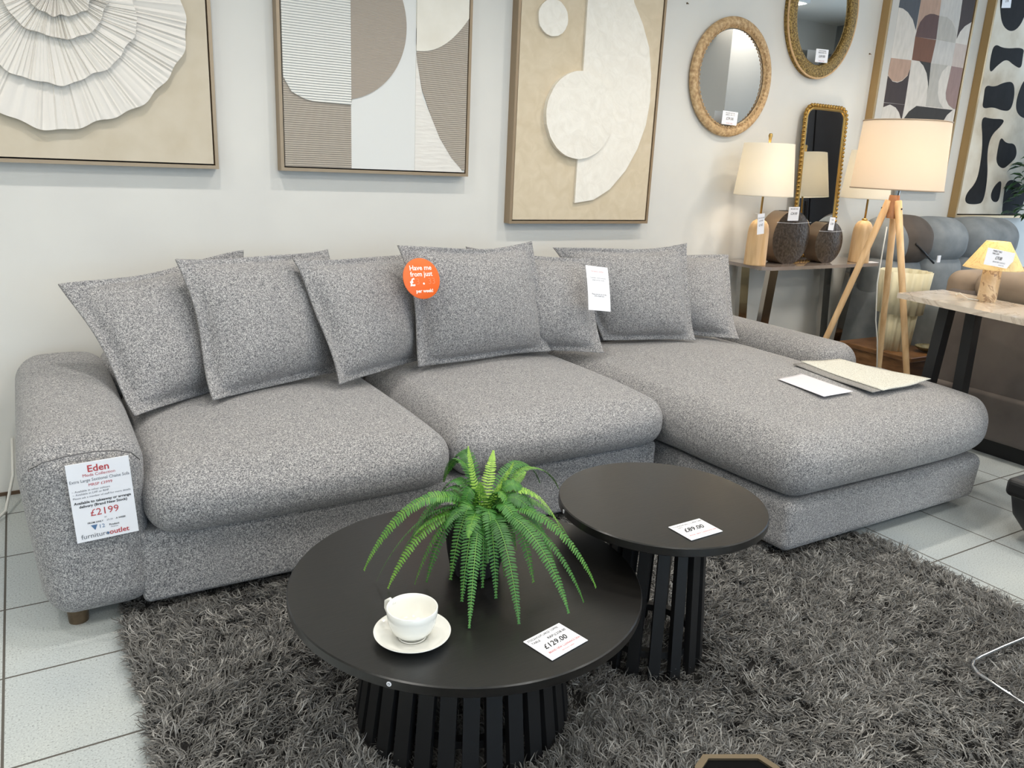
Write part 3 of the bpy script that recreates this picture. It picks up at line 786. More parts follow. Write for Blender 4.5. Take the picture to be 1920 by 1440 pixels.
# 2: geometric relief with ribs
t2, yc, bx = picture('geometric_art', 'tall taupe and white geometric relief canvas with ribbed blocks, second picture from left', .858, 1.656, 1.160, 2.36, .05, CHAMP, mat('pale_grey_canvas', (222, 222, 218), .8))
W_ = lambda px, py: (lambda p: (p.x, p.z))(aty(px, py, yc))
xm, xr = 1.136, 1.408
RIBW = ribbed('white_ribbed_plaster', (232, 231, 224), 34, 'Z', .004)
RIBT = ribbed('taupe_ribbed_panel', (170, 160, 147), 40, 'Z', .0018)
TAUPE = ribbed('taupe_fine_panel', (166, 155, 142), 60, 'Z', .0006)
LTXT = noisy('white_rough_plaster', [(.3, (222, 217, 209)), (.7, (232, 228, 220))], 30, .85, bs=.6, bd=.004, sc=(.4, 1, 3))
zb_, zt_ = bx[2], bx[3]; x0_, x1_ = bx[0], bx[1]
slab('taupe_block', [(x0_, zb_), (xm, zb_), (xm, 1.45), (x0_, 1.51)], yc, .002, RIBT, t2)
slab('white_ribbed_block', [(x0_, 1.495), (.905, 1.445), (.955, 1.423), (.985, 1.418), (xm, 1.415), (xm, zt_), (x0_, zt_)], yc, .007, RIBW, t2)
slab('taupe_half_disc', [(xm, 1.415)]+arc(xm-.055, 1.715, .285, -78, 78)+[(xm, 2.01)], yc, .003, TAUPE, t2)
slab('white_corner', [(xr, zb_), (x1_-.01, zb_), (1.60, 1.24), (1.5, 1.36), (1.44, 1.46), (xr, 1.63)], yc, .002, LTXT, t2)
cv = [(1.628, zb_+.008), (1.575, 1.235), (1.52, 1.31), (1.475, 1.40), (1.437, 1.49), (1.412, 1.60), (xr, 1.66)]
slab('taupe_curved_panel', cv+[(xr, 1.72), (x1_, 1.82), (x1_, zb_+.008)], yc, .0035, RIBT, t2)
slab('cream_disc_segment', [(xr, 1.637)]+[(xr+.0+(x1_-xr)*t, 1.637+.145*t**2.2) for t in [i/14 for i in range(1, 15)]]+[(x1_, 2.1), (xr, 2.1)], yc, .006, CREAM, t2)
# 3: beige with half disc
t3, yc, bx = picture('half_disc_art', 'narrow beige canvas with raised cream half disc and two circles, third picture from left', 1.872, 2.676, .962, 2.22, .05, CHAMP, noisy('beige_rough_canvas', [(.3, (206, 190, 162)), (.7, (216, 201, 175))], 16, .85, bs=.35, bd=.003, detail=4, dist=1))
W_ = lambda px, py: (lambda p: (p.x, p.z))(aty(px, py, yc))
def rough_poly(pts, a=.002):
    return [(x+random.uniform(-a, a), z+random.uniform(-a, a)) for x, z in pts]
e0 = W_(1075, 380); e1 = W_(1100, 0)
zz = [e0, W_(1110, 374), W_(1140, 355), W_(1170, 320), W_(1192, 280), W_(1208, 235), W_(1216, 190), W_(1218, 140), W_(1214, 90), W_(1202, 45), W_(1186, 5)]
hd_top = (zz[-1][0]-.16, 2.13)
slab('cream_half_disc', rough_poly(zz, .001)+[(2.42, 2.08), (2.3, 2.13), (e0[0], 2.15)], yc, .012, PLASTER, t3)
c1 = W_(1083, 217); c1r = abs(W_(1146, 217)[0]-W_(1021, 217)[0])/2; c1z = abs(W_(1083, 135)[1]-W_(1083, 300)[1])/2
slab('cream_circle', rough_poly(arc(c1[0], c1[1], c1r, 0, 354, 60, c1z), .0012), yc, .024, PLASTER, t3)
c1 = W_(1035, 34); c1r = abs(W_(1063, 34)[0]-W_(1007, 34)[0])/2; c1z = abs(W_(1035, 0)[1]-W_(1035, 70)[1])/2
slab('cream_circle', rough_poly(arc(c1[0], c1[1], c1r, 0, 354, 40, c1z), .001), yc, .012, PLASTER, t3)
# 4: grid of arches
t4, yc, bx = picture('arch_grid_art', 'tall canvas with a grid of brown, blush and cream arches, behind the tripod lamp', 4.30, 5.135, 1.175, 2.62, .05, GOLDFR, mat('print_grey', (205, 200, 192), .7), fw=.016, gap=.008)
cols = {'w': (222, 214, 204), 'l': (208, 203, 196), 'g': (190, 184, 175), 'b': (66, 54, 52), 'm': (98, 74, 70), 'n': (122, 82, 62), 'p': (188, 156, 136), 's': (84, 88, 94), 'r': (156, 130, 124), 'k': (56, 52, 48), 'c': (204, 188, 178), 'd': (150, 140, 128)}
def ink(c): return noisy('print_'+c, [(.3, tuple(int(q*.93) for q in cols[c])), (.7, cols[c])], 14, .75, bs=0, sc=(3, 1, 1), detail=5)
def smoothpoly(pts, it=3):
    for _ in range(it):
        q = []
        for i in range(len(pts)):
            a, b = pts[i], pts[(i+1) % len(pts)]
            q += [(a[0]*.75+b[0]*.25, a[1]*.75+b[1]*.25), (a[0]*.25+b[0]*.75, a[1]*.25+b[1]*.75)]
        pts = q
    return pts
def painted(name, pxs, m, t, lay, smooth=False):
    """an outline read off the photo, laid as a thin layer of paint on the canvas"""
    pts = []
    for (zx, zy) in pxs:
        p = aty(1620+zx/3.273, zy/3.273, yc-.001); pts.append((p.x, p.z))
    if smooth: pts = smoothpoly(pts)
    pts = [(min(max(x, bx[0]+.001), bx[1]-.001), min(max(z, bx[2]+.001), bx[3]-.001)) for x, z in pts]
    slab(name, pts, yc, lay, m, t)
for c, lay, pxs in (
 ('w', .0005, [(235, -70), (720, -70), (470, 1200), (60, 1000)]),
 ('s', .0010, [(232, -60), (360, -60), (350, 0), (318, 185), (300, 120), (270, 75), (240, 52), (214, 46)]),
 ('p', .0010, [(360, -60), (485, -60), (475, 0), (462, 97), (430, 86), (405, 85), (375, 98), (345, 135), (322, 190), (350, 0)]),
 ('l', .0010, [(485, -60), (612, -60), (605, 0), (572, 205), (550, 140), (510, 105), (462, 97), (475, 0)]),
 ('b', .0010, [(612, -60), (708, -60), (700, 0), (678, 138), (650, 142), (620, 160), (590, 195), (568, 240), (590, 110)]),
 ('m', .0012, [(462, 97), (430, 86), (405, 85), (375, 98), (345, 135), (328, 175), (315, 225), (443, 243)]),
 ('g', .0012, [(462, 97), (510, 105), (540, 132), (560, 175), (568, 215), (560, 264), (443, 243)]),
 ('n', .0012, [(315, 225), (443, 245), (412, 386), (294, 368)]),
 ('l', .0012, [(443, 245), (562, 264), (537, 406), (412, 386)]),
 ('c', .0012, [(562, 264), (652, 281), (625, 421), (537, 406)]),
 ('p', .0014, [(166, 355), (290, 370), (286, 415), (268, 460), (235, 492), (205, 503), (175, 496), (155, 476), (148, 455)]),
 ('b', .0012, [(147, 465), (175, 500), (205, 507), (235, 496), (268, 464), (284, 420), (250, 642), (122, 628)]),
 ('w', .0014, [(292, 370), (330, 374), (362, 400), (384, 450), (392, 510), (385, 600), (377, 652), (250, 642)]),
 ('k', .0012, [(340, 374), (411, 386), (395, 540), (388, 470), (368, 410)]),
 ('g', .0012, [(411, 388), (516, 402), (480, 440), (458, 500), (452, 570), (462, 625), (485, 662), (377, 652), (392, 540)]),
 ('r', .0014, [(537, 406), (625, 421), (595, 590), (575, 672), (548, 668), (520, 645), (504, 610), (502, 570)]),
 ('b', .0012, [(122, 630), (250, 643), (230, 740), (215, 690), (195, 660), (160, 641), (118, 658)]),
 ('k', .0012, [(226, 790), (243, 730), (275, 685), (322, 650), (545, 675), (510, 705), (482, 750), (462, 830), (440, 960), (205, 910)]),
 ('d', .0012, [(465, 950), (500, 850), (530, 815), (558, 812), (520, 1010), (455, 1010)]),
 ('c', .0012, [(95, 790), (225, 800), (200, 910), (75, 890)]),
 ('b', .0012, [(75, 892), (200, 912), (180, 1020), (52, 1000)])):
    painted('printed_shape', pxs, ink(c), t4, lay)
# 5: black blobs
t5, yc, bx = picture('blob_art', 'tall cream canvas with black organic blobs, rightmost picture on the wall', 5.315, 6.25, 1.0, 2.62, .055, GOLDFR, noisy('mottled_cream_canvas', [(.3, (190, 176, 154)), (.5, (216, 206, 188)), (.7, (228, 221, 206))], 5, .8, bs=.1, detail=5), fw=.016, gap=.008)
INKB = noisy('black_paint', [(.3, (14, 14, 16)), (.7, (24, 24, 27))], 20, .9, bs=0)
def blob(pxs): painted('painted_blob', pxs, INKB, t5, .0012, True)
blob([(840, -60), (1010, -60), (1000, 60), (960, 160), (905, 200), (850, 160), (835, 60)])
blob([(800, 265), (860, 300), (985, 290), (975, 345), (965, 425), (920, 400), (875, 360), (820, 400), (770, 455), (775, 360)])
blob([(745, 520), (800, 535), (860, 505), (920, 500), (925, 590), (900, 680), (850, 680), (790, 655), (725, 670), (735, 600)])
blob([(718, 712), (780, 730), (865, 730), (845, 770), (780, 830), (755, 930), (760, 1080), (735, 1240), (690, 1255), (620, 1250), (625, 1190), (690, 1120), (715, 1010), (730, 870)])
blob([(840, 835), (870, 880), (930, 880), (940, 960), (890, 1010), (850, 1040), (810, 1000), (820, 920)])
blob([(845, 1100), (840, 1170), (825, 1240), (790, 1240), (775, 1200), (800, 1140)])
blob([(935, 1100), (870, 1110), (855, 1220), (845, 1330), (900, 1330), (960, 1300), (1000, 1180)])
blob([(985, 480), (940, 590), (930, 680), (975, 730), (1040, 720), (1040, 480)])
blob([(700, 1330), (735, 1310), (770, 1330), (770, 1350), (700, 1350)])
card('price_tag', 'small white tag at the top of the black blob picture', 'price tag', aty(1881, -10, WALL-.058), aty(1898, -10, WALL-.058), aty(1880, 15, WALL-.058), [(BLACK, [('£199', .5, .5, .25)])])
# wall screws
for (px, py) in ((1289, 6), (1631, 101), (1857, 10)):
    p = aty(px, py, WALL-.004); mb = MB(); mb.lathe([(.0001, 0), (.004, 0), (.0045, -.004)], n=10, M=Matrix.Translation((p.x, WALL-.005, p.z)) @ Matrix.Rotation(R(90), 4, 'X'))
    mb.tube([(p.x, WALL-.004, p.z), (p.x+.002, WALL-.012, p.z-.004)], .0018, 6)
    o = mb.build('wall_screw', LEGM); tag(o, {1289: 'bare wall screw left of the round rattan mirror', 1631: 'bare wall screw right of the gold round mirror', 1857: 'bare wall screw between the two tall right-hand pictures'}[px], 'screw')

# ------------------------------------------------------------------ mirrors
MIR = mat('mirror_glass', (225, 228, 228), .015, 1)
RATTAN = noisy('rattan', [(.3, (158, 124, 86)), (.55, (198, 166, 122)), (.75, (220, 194, 154))], 60, .7, bs=.3, bd=.002, detail=3)
GOLDTX = noisy('textured_gold', [(.35, (92, 70, 34)), (.55, (150, 122, 66)), (.7, (186, 156, 92))], 120, .45, .6, bs=.9, bd=.006)
ANTG = mat('antique_gold', (170, 136, 74), .32, .9)
def ellipse_mirror(name, label, cx, cz, rx, rz, wf, kind):
    t = thing(name, label, 'mirror', (cx, WALL, cz)); 
    mb = MB(); n = 96
    mb.add([(rx*.985*math.cos(2*math.pi*k/n), -.016, rz*.985*math.sin(2*math.pi*k/n)) for k in range(n)]+[(rx*.985*math.cos(2*math.pi*k/n), -.004, rz*.985*math.sin(2*math.pi*k/n)) for k in range(n)],
           [tuple(range(n)), tuple(range(2*n-1, n-1, -1))]+[(k, (k+1) % n, (k+1) % n+n, k+n) for k in range(n)])
    mb.build('mirror_glass', MIR, t)
    if kind == 'rattan':
        # wrapped ring: many thin turns round a padded rim
        v = []; f = []; n = 480; m_ = 14
        for k in range(n):
            a = 2*math.pi*k/n; bulge = (1 if k % 2 else .955)
            for j in range(m_):
                b = 2*math.pi*j/m_; rr = wf/2*math.cos(b)*bulge; dd = .017*math.sin(b)*bulge
                v.append(((rx+wf/2+rr)*math.cos(a), -.0185+dd, (rz+wf/2+rr)*math.sin(a)))
        for k in range(n):
            for j in range(m_):
                l = (j+1) % m_; kk = (k+1) % n; f.append((k*m_+j, k*m_+l, kk*m_+l, kk*m_+j))
        MB().add(v, f).build('rim', RATTAN, t, 'auto')
        mb = MB(); N2 = 72
        for k in range(N2):
            a0 = 2*math.pi*k/N2; a1 = a0+2*math.pi/N2*1.4
            mb.tube([((rx+.004)*math.cos(a0), -.034, (rz+.004)*math.sin(a0)), ((rx+.014)*math.cos((a0+a1)/2), -.038, (rz+.014)*math.sin((a0+a1)/2)), ((rx+.003)*math.cos(a1), -.034, (rz+.003)*math.sin(a1))], .0022, 6)
        mb.build('braided_edge', RATTAN, t, True)
    else:
        prof = [(0, -.012), (.004, -.03), (.012, -.034), (wf-.012, -.030), (wf-.004, -.026), (wf, -.002), (0, -.002)]
        v = []; f = []; n = 128
        for k in range(n):
            a = 2*math.pi*k/n
            for q, d in prof: v.append(((rx+q)*math.cos(a), d, (rz+q)*math.sin(a)))
        m_ = len(prof)
        for k in range(n):
            for j in range(m_):
                l = (j+1) % m_; kk = (k+1) % n; f.append((k*m_+j, k*m_+l, kk*m_+l, kk*m_+j))
        MB().add(v, f).build('rim', GOLDTX, t, 'auto')
        mb = MB(); mb.tube([((rx+wf-.003)*math.cos(2*math.pi*k/n), -.026, (rz+wf-.003)*math.sin(2*math.pi*k/n)) for k in range(n)], .005, 8, True); mb.build('outer_bead', OAK, t, True)
    return t
ellipse_mirror('round_mirror', 'round mirror with wrapped rattan rim, left of the two round mirrors', 3.172, 1.690, .228, .232, .056, 'rattan')
ellipse_mirror('round_mirror', 'round mirror with wide textured gold rim, hung highest beside the tall pictures', 3.79, 2.075, .205, .265, .072, 'gold')
def small_card(label, pl, pr, pb, Y, txt, group=None):
    return card('price_card', label, 'price card', aty(*pl, Y), aty(*pr, Y), aty(*pb, Y), txt, group=group)
small_card('white £59.00 price card at the foot of the rattan mirror', (1356, 207), (1384, 211), (1352, 232), WALL-.045,
     [(BLACK, [('ROUND RATTAN', .5, .14, .13), ('MIRROR  RRP £118', .5, .28, .12), ('£59.00', .5, .55, .30)]), (RED, [('furniture outlet', .5, .88, .11)])])
small_card('white £69.00 price card at the foot of the gold round mirror', (1531, 91), (1554, 93.5), (1527, 116), WALL-.045,
     [(BLACK, [('GOLD ROUND', .5, .14, .13), ('MIRROR RRP £138', .5, .28, .12), ('£69.00', .5, .55, .28)]), (RED, [('furniture outlet', .5, .88, .11)])])
# beaded rectangular mirror standing on the console, leaning on the wall
bm_ = thing('beaded_mirror', 'tall rounded rectangular mirror in a gold beaded frame leaning behind the lamps', 'mirror', (3.915, 3.115, .775))
bm_.rotation_euler = (R(-2.6), 0, 0)
def rrect(hw, h, r, n=8):
    pts = []
    for cx, cz, a0 in ((hw-r, h-r, 0), (-hw+r, h-r, 90), (-hw+r, r, 180), (hw-r, r, 270)):
        pts += [(cx+r*math.cos(R(a0+90*i/n)), cz+r*math.sin(R(a0+90*i/n))) for i in range(n+1)]
    return pts
HWm, HM = .182, .835
mb = MB(); mb.prism([(x, z+.03) for x, z in rrect(HWm-.03, HM-.06, .045)], -.006, .006); mb.build('mirror_glass', MIR, bm_)
for rr_, hh_, off, nm, rad, mm in ((HWm-.022, HM-.044, .022, 'inner_frame', .009, ANTG), (HWm-.010, HM-.02, .010, 'outer_frame', .008, ANTG)):
    mb = MB(); mb.tube([(x, -.004, z+off) for x, z in rrect(rr_, hh_, .055)], rad, 8, True); mb.build(nm, mm, bm_, True)
path = [(x, z+.006) for x, z in rrect(HWm-.006, HM-.012, .06, 10)]; seg = []; tot = 0
for i in range(len(path)):
    a, b = path[i], path[(i+1) % len(path)]; l = math.hypot(a[0]-b[0], a[1]-b[1]); seg.append((tot, l, a, b)); tot += l
nb = int(tot/.0225); mb = MB()
for k in range(nb):
    s = tot*k/nb
    for (t0, l, a, b) in seg:
        if t0 <= s <= t0+l and l > 0:
            q = (s-t0)/l; x = a[0]+(b[0]-a[0])*q; z = a[1]+(b[1]-a[1])*q; break
    mb.lathe([(.0001, -.0105), (.006, -.0085), (.0100, -.003), (.0105, .0), (.0100, .003), (.006, .0085), (.0001, .0105)], (x, -.008, z), 10)
mb.build('beading', ANTG, bm_, True)['kind'] = 'stuff'

# ------------------------------------------------------------------ console table and what stands on it
CZ = .765
con = thing('console_table', 'console table with polished grey top and crossed steel legs against the wall', 'table', (3.8, 3.0, 0))
GT = noisy('polished_grey_stone', [(.3, (128, 116, 108)), (.7, (150, 138, 130))], 6, .08, bs=0, Coat_Weight=.5)
mb = MB(); mb.prism([(3.245, 2.85), (3.30, 2.832), (4.34, 2.832), (4.39, 2.85), (4.39, 3.165), (3.245, 3.165)], 0, 0)
pts = [(3.245, 2.87), (3.285, 2.838), (4.16, 2.838), (4.20, 2.87), (4.20, 3.165), (3.245, 3.165)]
n = len(pts); v = [(x, y, CZ-.018) for x, y in pts]+[(x, y, CZ) for x, y in pts]
MB().add(v, [tuple(range(n))[::-1], tuple(range(n, 2*n))]+[(i, (i+1) % n, (i+1) % n+n, i+n) for i in range(n)]).build('top', GT, con, world=True)
def bar(p, q, w1, t1, m, parent, name, wdir=Vector((1, 0, 0)), world=True, bev=0):
    p, q = Vector(p), Vector(q); d = (q-p).normalized(); a = (wdir-d*wdir.dot(d)).normalized(); b = d.cross(a)
    v = [c+a*sx*w1/2+b*sy*t1/2 for c in (p, q) for sx in (-1, 1) for sy in (-1, 1)]
    return MB().add(v, [(0, 1, 3, 2), (4, 6, 7, 5), (0, 4, 5, 1), (2, 3, 7, 6), (0, 2, 6, 4), (1, 5, 7, 3)]).build(name, m, parent, world=world)
for (a, b) in (((3.36, 2.90, CZ-.018), (3.30, 2.90, 0)), ((3.36, 3.10, CZ-.018), (3.42, 3.10, 0)), ((4.02, 2.90, CZ-.018), (3.92, 2.90, 0)), ((4.05, 3.10, CZ-.018), (4.13, 3.10, 0))):
    bar(a, b, .062, .03, STEEL, con, 'leg')
bar((3.36, 3.0, CZ-.03), (4.05, 3.0, CZ-.03), .02, .02, STEEL, con, 'rail', Vector((0, 1, 0)))

def shade_mat(name, rgb, pleat=0, trans=.5, emit=0):
    m = mat(name, rgb, .9); nt, N, L, b = nodes(m)
    tr = N.new('ShaderNodeBsdfTranslucent'); tr.inputs[0].default_value = (*lin(rgb), 1)
    mx = N.new('ShaderNodeMixShader'); mx.inputs[0].default_value = trans
    out = [q for q in N if q.type == 'OUTPUT_MATERIAL'][0]
    L.new(b.outputs[0], mx.inputs[1]); L.new(tr.outputs[0], mx.inputs[2]); L.new(mx.outputs[0], out.inputs[0])
    return m
SH1 = shade_mat('cream_pleated_fabric', (250, 246, 236), trans=.45)
SH2 = shade_mat('blush_cream_linen', (246, 236, 222), trans=.5)
PLAST = mat('clear_wrap', (245, 245, 245), .08, Transmission_Weight=1, IOR=1.05)
def shade(parent, z0, z1, r0, r1, m, pleats=0, name='lamp_shade', n=None, amp=.0015, jit=0):
    n = n or (pleats*2 if pleats else 64); v = []; f = []; th = .0015; rnd = random.Random(3)
    jj = [rnd.uniform(-jit, jit) for _ in range(n)]
    rows_ = [0, .02, .25, .5, .75, .98, 1]
    for s in (0, 1):
        for q in rows_:
            for k in range(n):
                a = 2*math.pi*k/n; r_ = r0+(r1-r0)*q+(amp if k % 2 else -amp)*(1 if pleats else 0)+jj[k]*math.sin(math.pi*q) - s*th
                v.append((r_*math.cos(a), r_*math.sin(a), z0+(z1-z0)*q))
    m_ = len(rows_)
    for s in (0, 1):
        for i in range(m_-1):
            for k in range(n):
                l = (k+1) % n; q = (s*m_*n+i*n+k, s*m_*n+i*n+l, s*m_*n+(i+1)*n+l, s*m_*n+(i+1)*n+k); f.append(q if s == 0 else q[::-1])
    for i in (0, m_-1):
        for k in range(n):
            l = (k+1) % n; a, b = i*n, (m_+i)*n; f.append((a+k, a+l, b+l, b+k))
    return MB().add(v, f).build(name, m, parent, True)
def dome_lamp(label, x, y, lit):
    t = thing('table_lamp', label, 'lamp', (x, y, CZ), group='wooden dome lamps on the console')
    r = .056; h = .235
    MB().lathe([(.0001, 0), (r, 0), (r*1.0, .006), (r*.97, h*.4), (r*.945, h*.70), (r*.90, h*.80), (r*.80, h*.885), (r*.62, h*.95), (r*.35, h*.99), (.0001, h)], n=56).build('base', OAK, t, True)
    MB().tube([(0, 0, h-.002), (0, 0, .64)], .0055, 12).build('stem', BRASS, t, True)
    MB().lathe([(.0001, .0), (.016, 0), (.014, .012), (.0001, .012)], (0, 0, h-.003), n=24).build('collar', BRASS, t, True)
    sh_ = shade(t, .353, .61, .148, .123, SH1, pleats=90, amp=.0010)
    mb = MB()
    for a in (0, 120, 240): mb.tube([(0, 0, .575), (.122*math.cos(R(a)), .122*math.sin(R(a)), .60)], .002, 6)
    mb.build('shade_ring', BRASS, sh_)
    MB().lathe([(.0001, .66), (.008, .658), (.011, .648), (.008, .636), (.006, .61), (.0001, .61)], n=16).build('finial', BRASS, t, True)
    MB().lathe([(.0001, .52), (.02, .515), (.03, .49), (.026, .46), (.013, .43), (.0001, .43)], n=20).build('bulb', mat('bulb_glass', (255, 240, 215), .4, Emission_Color=(1, .8, .55, 1), Emission_Strength=14.0 if lit else 4), t, True)
    if lit: lamp('lamp_glow', 'POINT', (x, y, CZ+.475), lit, (1, .86, .70), .04)
    return t
dome_lamp('oak dome table lamp with cream pleated shade, left end of the console', 3.27, 2.945, 9.5)
dome_lamp('oak dome table lamp with cream pleated shade, partly behind the tripod lamp', 4.06, 2.90, 9.5)
BRONZE = mat('dark_bronze', (134, 116, 98), .36, .7)
HAMM = noisy('hammered_bronze', [(.3, (72, 62, 54)), (.7, (100, 88, 76))], 75, .34, .6, bs=.6, bd=.003, detail=1)
def disc_vase(label, x, y, r, th, h):
    t = thing('disc_vase', label, 'vase', (x, y, CZ), group='bronze disc vases')
    # silhouette: a disc cut flat at foot and mouth
    def outline(rr):
        zc = h/2; pts = []
        zf = math.sqrt(max(0, 1-(h/2/r)**2))*r
        for i in range(33):
            a = math.asin(-h/2/r*.999)+(2*math.asin(h/2/r*.999))*i/32
            pts.append((rr*math.cos(a), zc+rr*math.sin(a)*(h/2/r*.999/math.sin(math.asin(h/2/r*.999)) if False else 1)))
        full = pts+[(-px_, pz) for px_, pz in reversed(pts)]
        return full
    o1 = outline(r); n = len(o1); v = []; f = []
    for yy in (-th/2, th/2): v += [(px_, yy, pz) for px_, pz in o1]
    f += [(i, (i+1) % n, (i+1) % n+n, i+n) for i in range(n) if i != 32]
    MB().add(v, f).build('rim_band', BRONZE, t, 'auto')
    for sgn in (-1, 1):
        v = []; rings = 8
        for q in range(rings+1):
            s = 1-q/rings; bul = .012*(1-s*s)
            v += [(px_*s, sgn*(th/2-.001+bul), h/2+(pz-h/2)*s) for px_, pz in o1]
        f = [(q*n+i, q*n+(i+1) % n, (q+1)*n+(i+1) % n, (q+1)*n+i) for q in range(rings) for i in range(n)]
        MB().add(v, f).build('hammered_face', HAMM, t, True)
    mb = MB(); mw = math.sqrt(max(.0001, r*r-(h/2)**2)); mb.box((-mw*.8, -th*.3, h-.0015), (mw*.8, th*.3, h+.002)); mb.build('mouth', DARK, t)
    mb = MB(); mb.tube([(-r*.93, -th/2-.006, h*.80), (0, -th/2-.014, h*.78), (r*.93, -th/2-.006, h*.80)], .0009, 5); mb.build('string', PAPER, t)
    return t
disc_vase('larger dark bronze disc vase with hammered face beside the left dome lamp', 3.515, 2.985, .143, .10, .275)
disc_vase('smaller dark bronze disc vase with hammered face in front of the beaded mirror', 3.80, 2.955, .113, .085, .22)
small_card('white price tag strung across the larger bronze vase', (1480, 388), (1500, 388), (1481, 414), 2.905, [(BLACK, [('BRONZE VASE', .5, .15, .12), ('£24.00', .5, .48, .26)])])
small_card('white price tag strung across the smaller bronze vase', (1557, 407), (1567, 408), (1558, 432), 2.89, [(BLACK, [('VASE', .5, .2, .12), ('£18', .5, .5, .22)])])
card('price_tag', 'white tag hanging on the left dome lamp base', 'price tag', aty(1421, 402, 2.855), aty(1434, 400, 2.845), aty(1433, 438, 2.85), [(GREY, [('OAK DOME', .5, .2, .1), ('LAMP', .5, .34, .1), ('£45', .5, .55, .16)])])
c_ = MB(); c_.tube([aty(1416, 400, 2.90), aty(1428, 401, 2.853)], .0008, 5); o = c_.build('tag_string', PAPER); 
tag(o, 'short white string from the left dome lamp to its tag', 'string')
pc = atz(1655, 486, CZ+.002)
card('price_card', 'blank white card lying on the right end of the console', 'price card', (4.09, 2.90, CZ+.0018), (4.18, 2.90, CZ+.0018), (4.09, 2.85, CZ+.0018), [])

# ------------------------------------------------------------------ tripod floor lamp
HB = Vector((3.475, 2.345, 1.115))
tri = thing('tripod_floor_lamp', 'floor lamp with three pale wooden legs and a wide blush drum shade', 'lamp', (HB.x, HB.y, 0))
for a in (137, 20, 264):
    ft = Vector((.33*math.cos(R(a)), .33*math.sin(R(a)), 0)); tp = Vector((.022*math.cos(R(a)), .022*math.sin(R(a)), HB.z+.02))
    MB().tube([ft+Vector((0, 0, .003)), ft.lerp(tp, .3), ft.lerp(tp, .7), tp], .0125, 14, r2=.0165).build('leg', OAK, tri, True)
    MB().tube([tp+Vector((.02*math.cos(R(a)), .02*math.sin(R(a)), -.035))-Vector((.0, 0, 0)), tp+Vector((.028*math.cos(R(a)), .028*math.sin(R(a)), -.035))], .004, 8).build('bolt', DARK, tri)
MB().lathe([(.0001, -.06), (.022, -.06), (.024, .03), (.022, .045), (.0001, .045)], (0, 0, HB.z), n=24).build('hub', noisy('copper_wood', [(.3, (170, 116, 76)), (.7, (196, 140, 98))], 20, .4, bs=0), tri, 'auto')
MB().lathe([(.0001, 0), (.018, 0), (.022, .05), (.022, .09), (.0001, .09)], (0, 0, HB.z+.04), n=24).build('socket', STEEL, tri, 'auto')
sb = shade(tri, 1.185, 1.485, .198, .184, SH2, n=72)
TRIMM = mat('brown_trim', (170, 150, 128), .6)
for z, r_ in ((1.1865, .1985), (1.4835, .1845)): MB().tube([(r_*math.cos(R(q)), r_*math.sin(R(q)), z) for q in range(0, 360, 6)], .003, 6, True).build('shade_ring', TRIMM, sb, True)
ring = MB()
for a in (30, 150, 270): ring.tube([(0, 0, 1.225), (.195*math.cos(R(a)), .195*math.sin(R(a)), 1.19)], .0022, 6)
ring.build('spider', STEEL, sb, True)
MB().lathe([(.0001, .10), (.026, .09), (.034, .06), (.028, .02), (.014, 0), (.0001, 0)], (0, 0, 1.24), n=20).build('bulb', MC['bulb_glass'], tri, True)
lamp('lamp_glow', 'POINT', (HB.x, HB.y, 1.31), 8.5, (1, .86, .70), .045)
pts = [aty(1663, 425, 2.33)]+[aty(x, y, 2.33) for x, y in ((1655, 470), (1645, 530), (1642, 600), (1645, 640), (1644, 700))]
o = MB().tube([p-Vector((HB.x, HB.y, 0)) for p in pts], .0028, 8).build('power_cord', mat('white_cord', (228, 226, 218), .5), tri, True)

# ------------------------------------------------------------------ wooden box, cream lamp, leaf dishes
BX = (3.93, 2.32, 0); WOODB = noisy('reddish_brown_wood', [(.3, (96, 66, 42)), (.6, (136, 98, 64)), (.8, (158, 120, 82))], 5, .35, bs=.1, sc=(1, 2, 9), detail=6, nr=.6)
bxo = thing('wooden_chest', 'low varnished brown wooden chest behind the tripod lamp legs', 'chest', (4.13, 2.55, 0))
MB().box((3.89, 2.38, .02), (4.18, 2.79, .315), .004).build('body', WOODB, bxo, world=True)
MB().box((3.875, 2.365, .3155), (4.195, 2.805, .34), .004).build('lid', WOODB, bxo, world=True)
for x in (3.91, 4.13):
    for y in (2.40, 2.74): MB().box((x, y, 0), (x+.03, y+.03, .02)).build('foot', DARK, bxo, world=True)
cl = thing('ribbed_lamp', 'cream lamp with a matching fluted base and shade on the wooden chest', 'lamp', (4.0, 2.56, .34))
PLC = noisy('cream_ribbed_card', [(.3, (208, 200, 168)), (.7, (222, 215, 186))], 8, .8, bs=0)
def fluted(parent, name, z0, z1, r0, r1, fl, amp, m, cap=False):
    n = fl*8; v = []; f = []
    for q, z in enumerate((z0, z0+(z1-z0)*.5, z1)):
        r_ = r0+(r1-r0)*q/2
        for k in range(n):
            a = 2*math.pi*k/n; rr = r_+amp*math.sin(a*fl); v.append((rr*math.cos(a), rr*math.sin(a), z))
    for i in range(2):
        for k in range(n): l = (k+1) % n; f.append((i*n+k, i*n+l, (i+1)*n+l, (i+1)*n+k))
    if cap: f.append(tuple(range(n))[::-1]); f.append(tuple(2*n+k for k in range(n)))
    else:
        o0 = len(v); v += [(x*.985, y*.985, z) for x, y, z in v[:]]
        for i in range(2):
            for k in range(n): l = (k+1) % n; f.append((o0+i*n+l, o0+i*n+k, o0+(i+1)*n+k, o0+(i+1)*n+l))
        for i in (0, 2):
            for k in range(n): l = (k+1) % n; f.append((i*n+k, i*n+l, o0+i*n+l, o0+i*n+k))
    return MB().add(v, f).build(name, m, parent, True)
fluted(cl, 'base', 0, .21, .078, .090, 16, .005, PLC, True)
fluted(cl, 'lamp_shade', .20, .425, .112, .128, 16, .006, PLC)
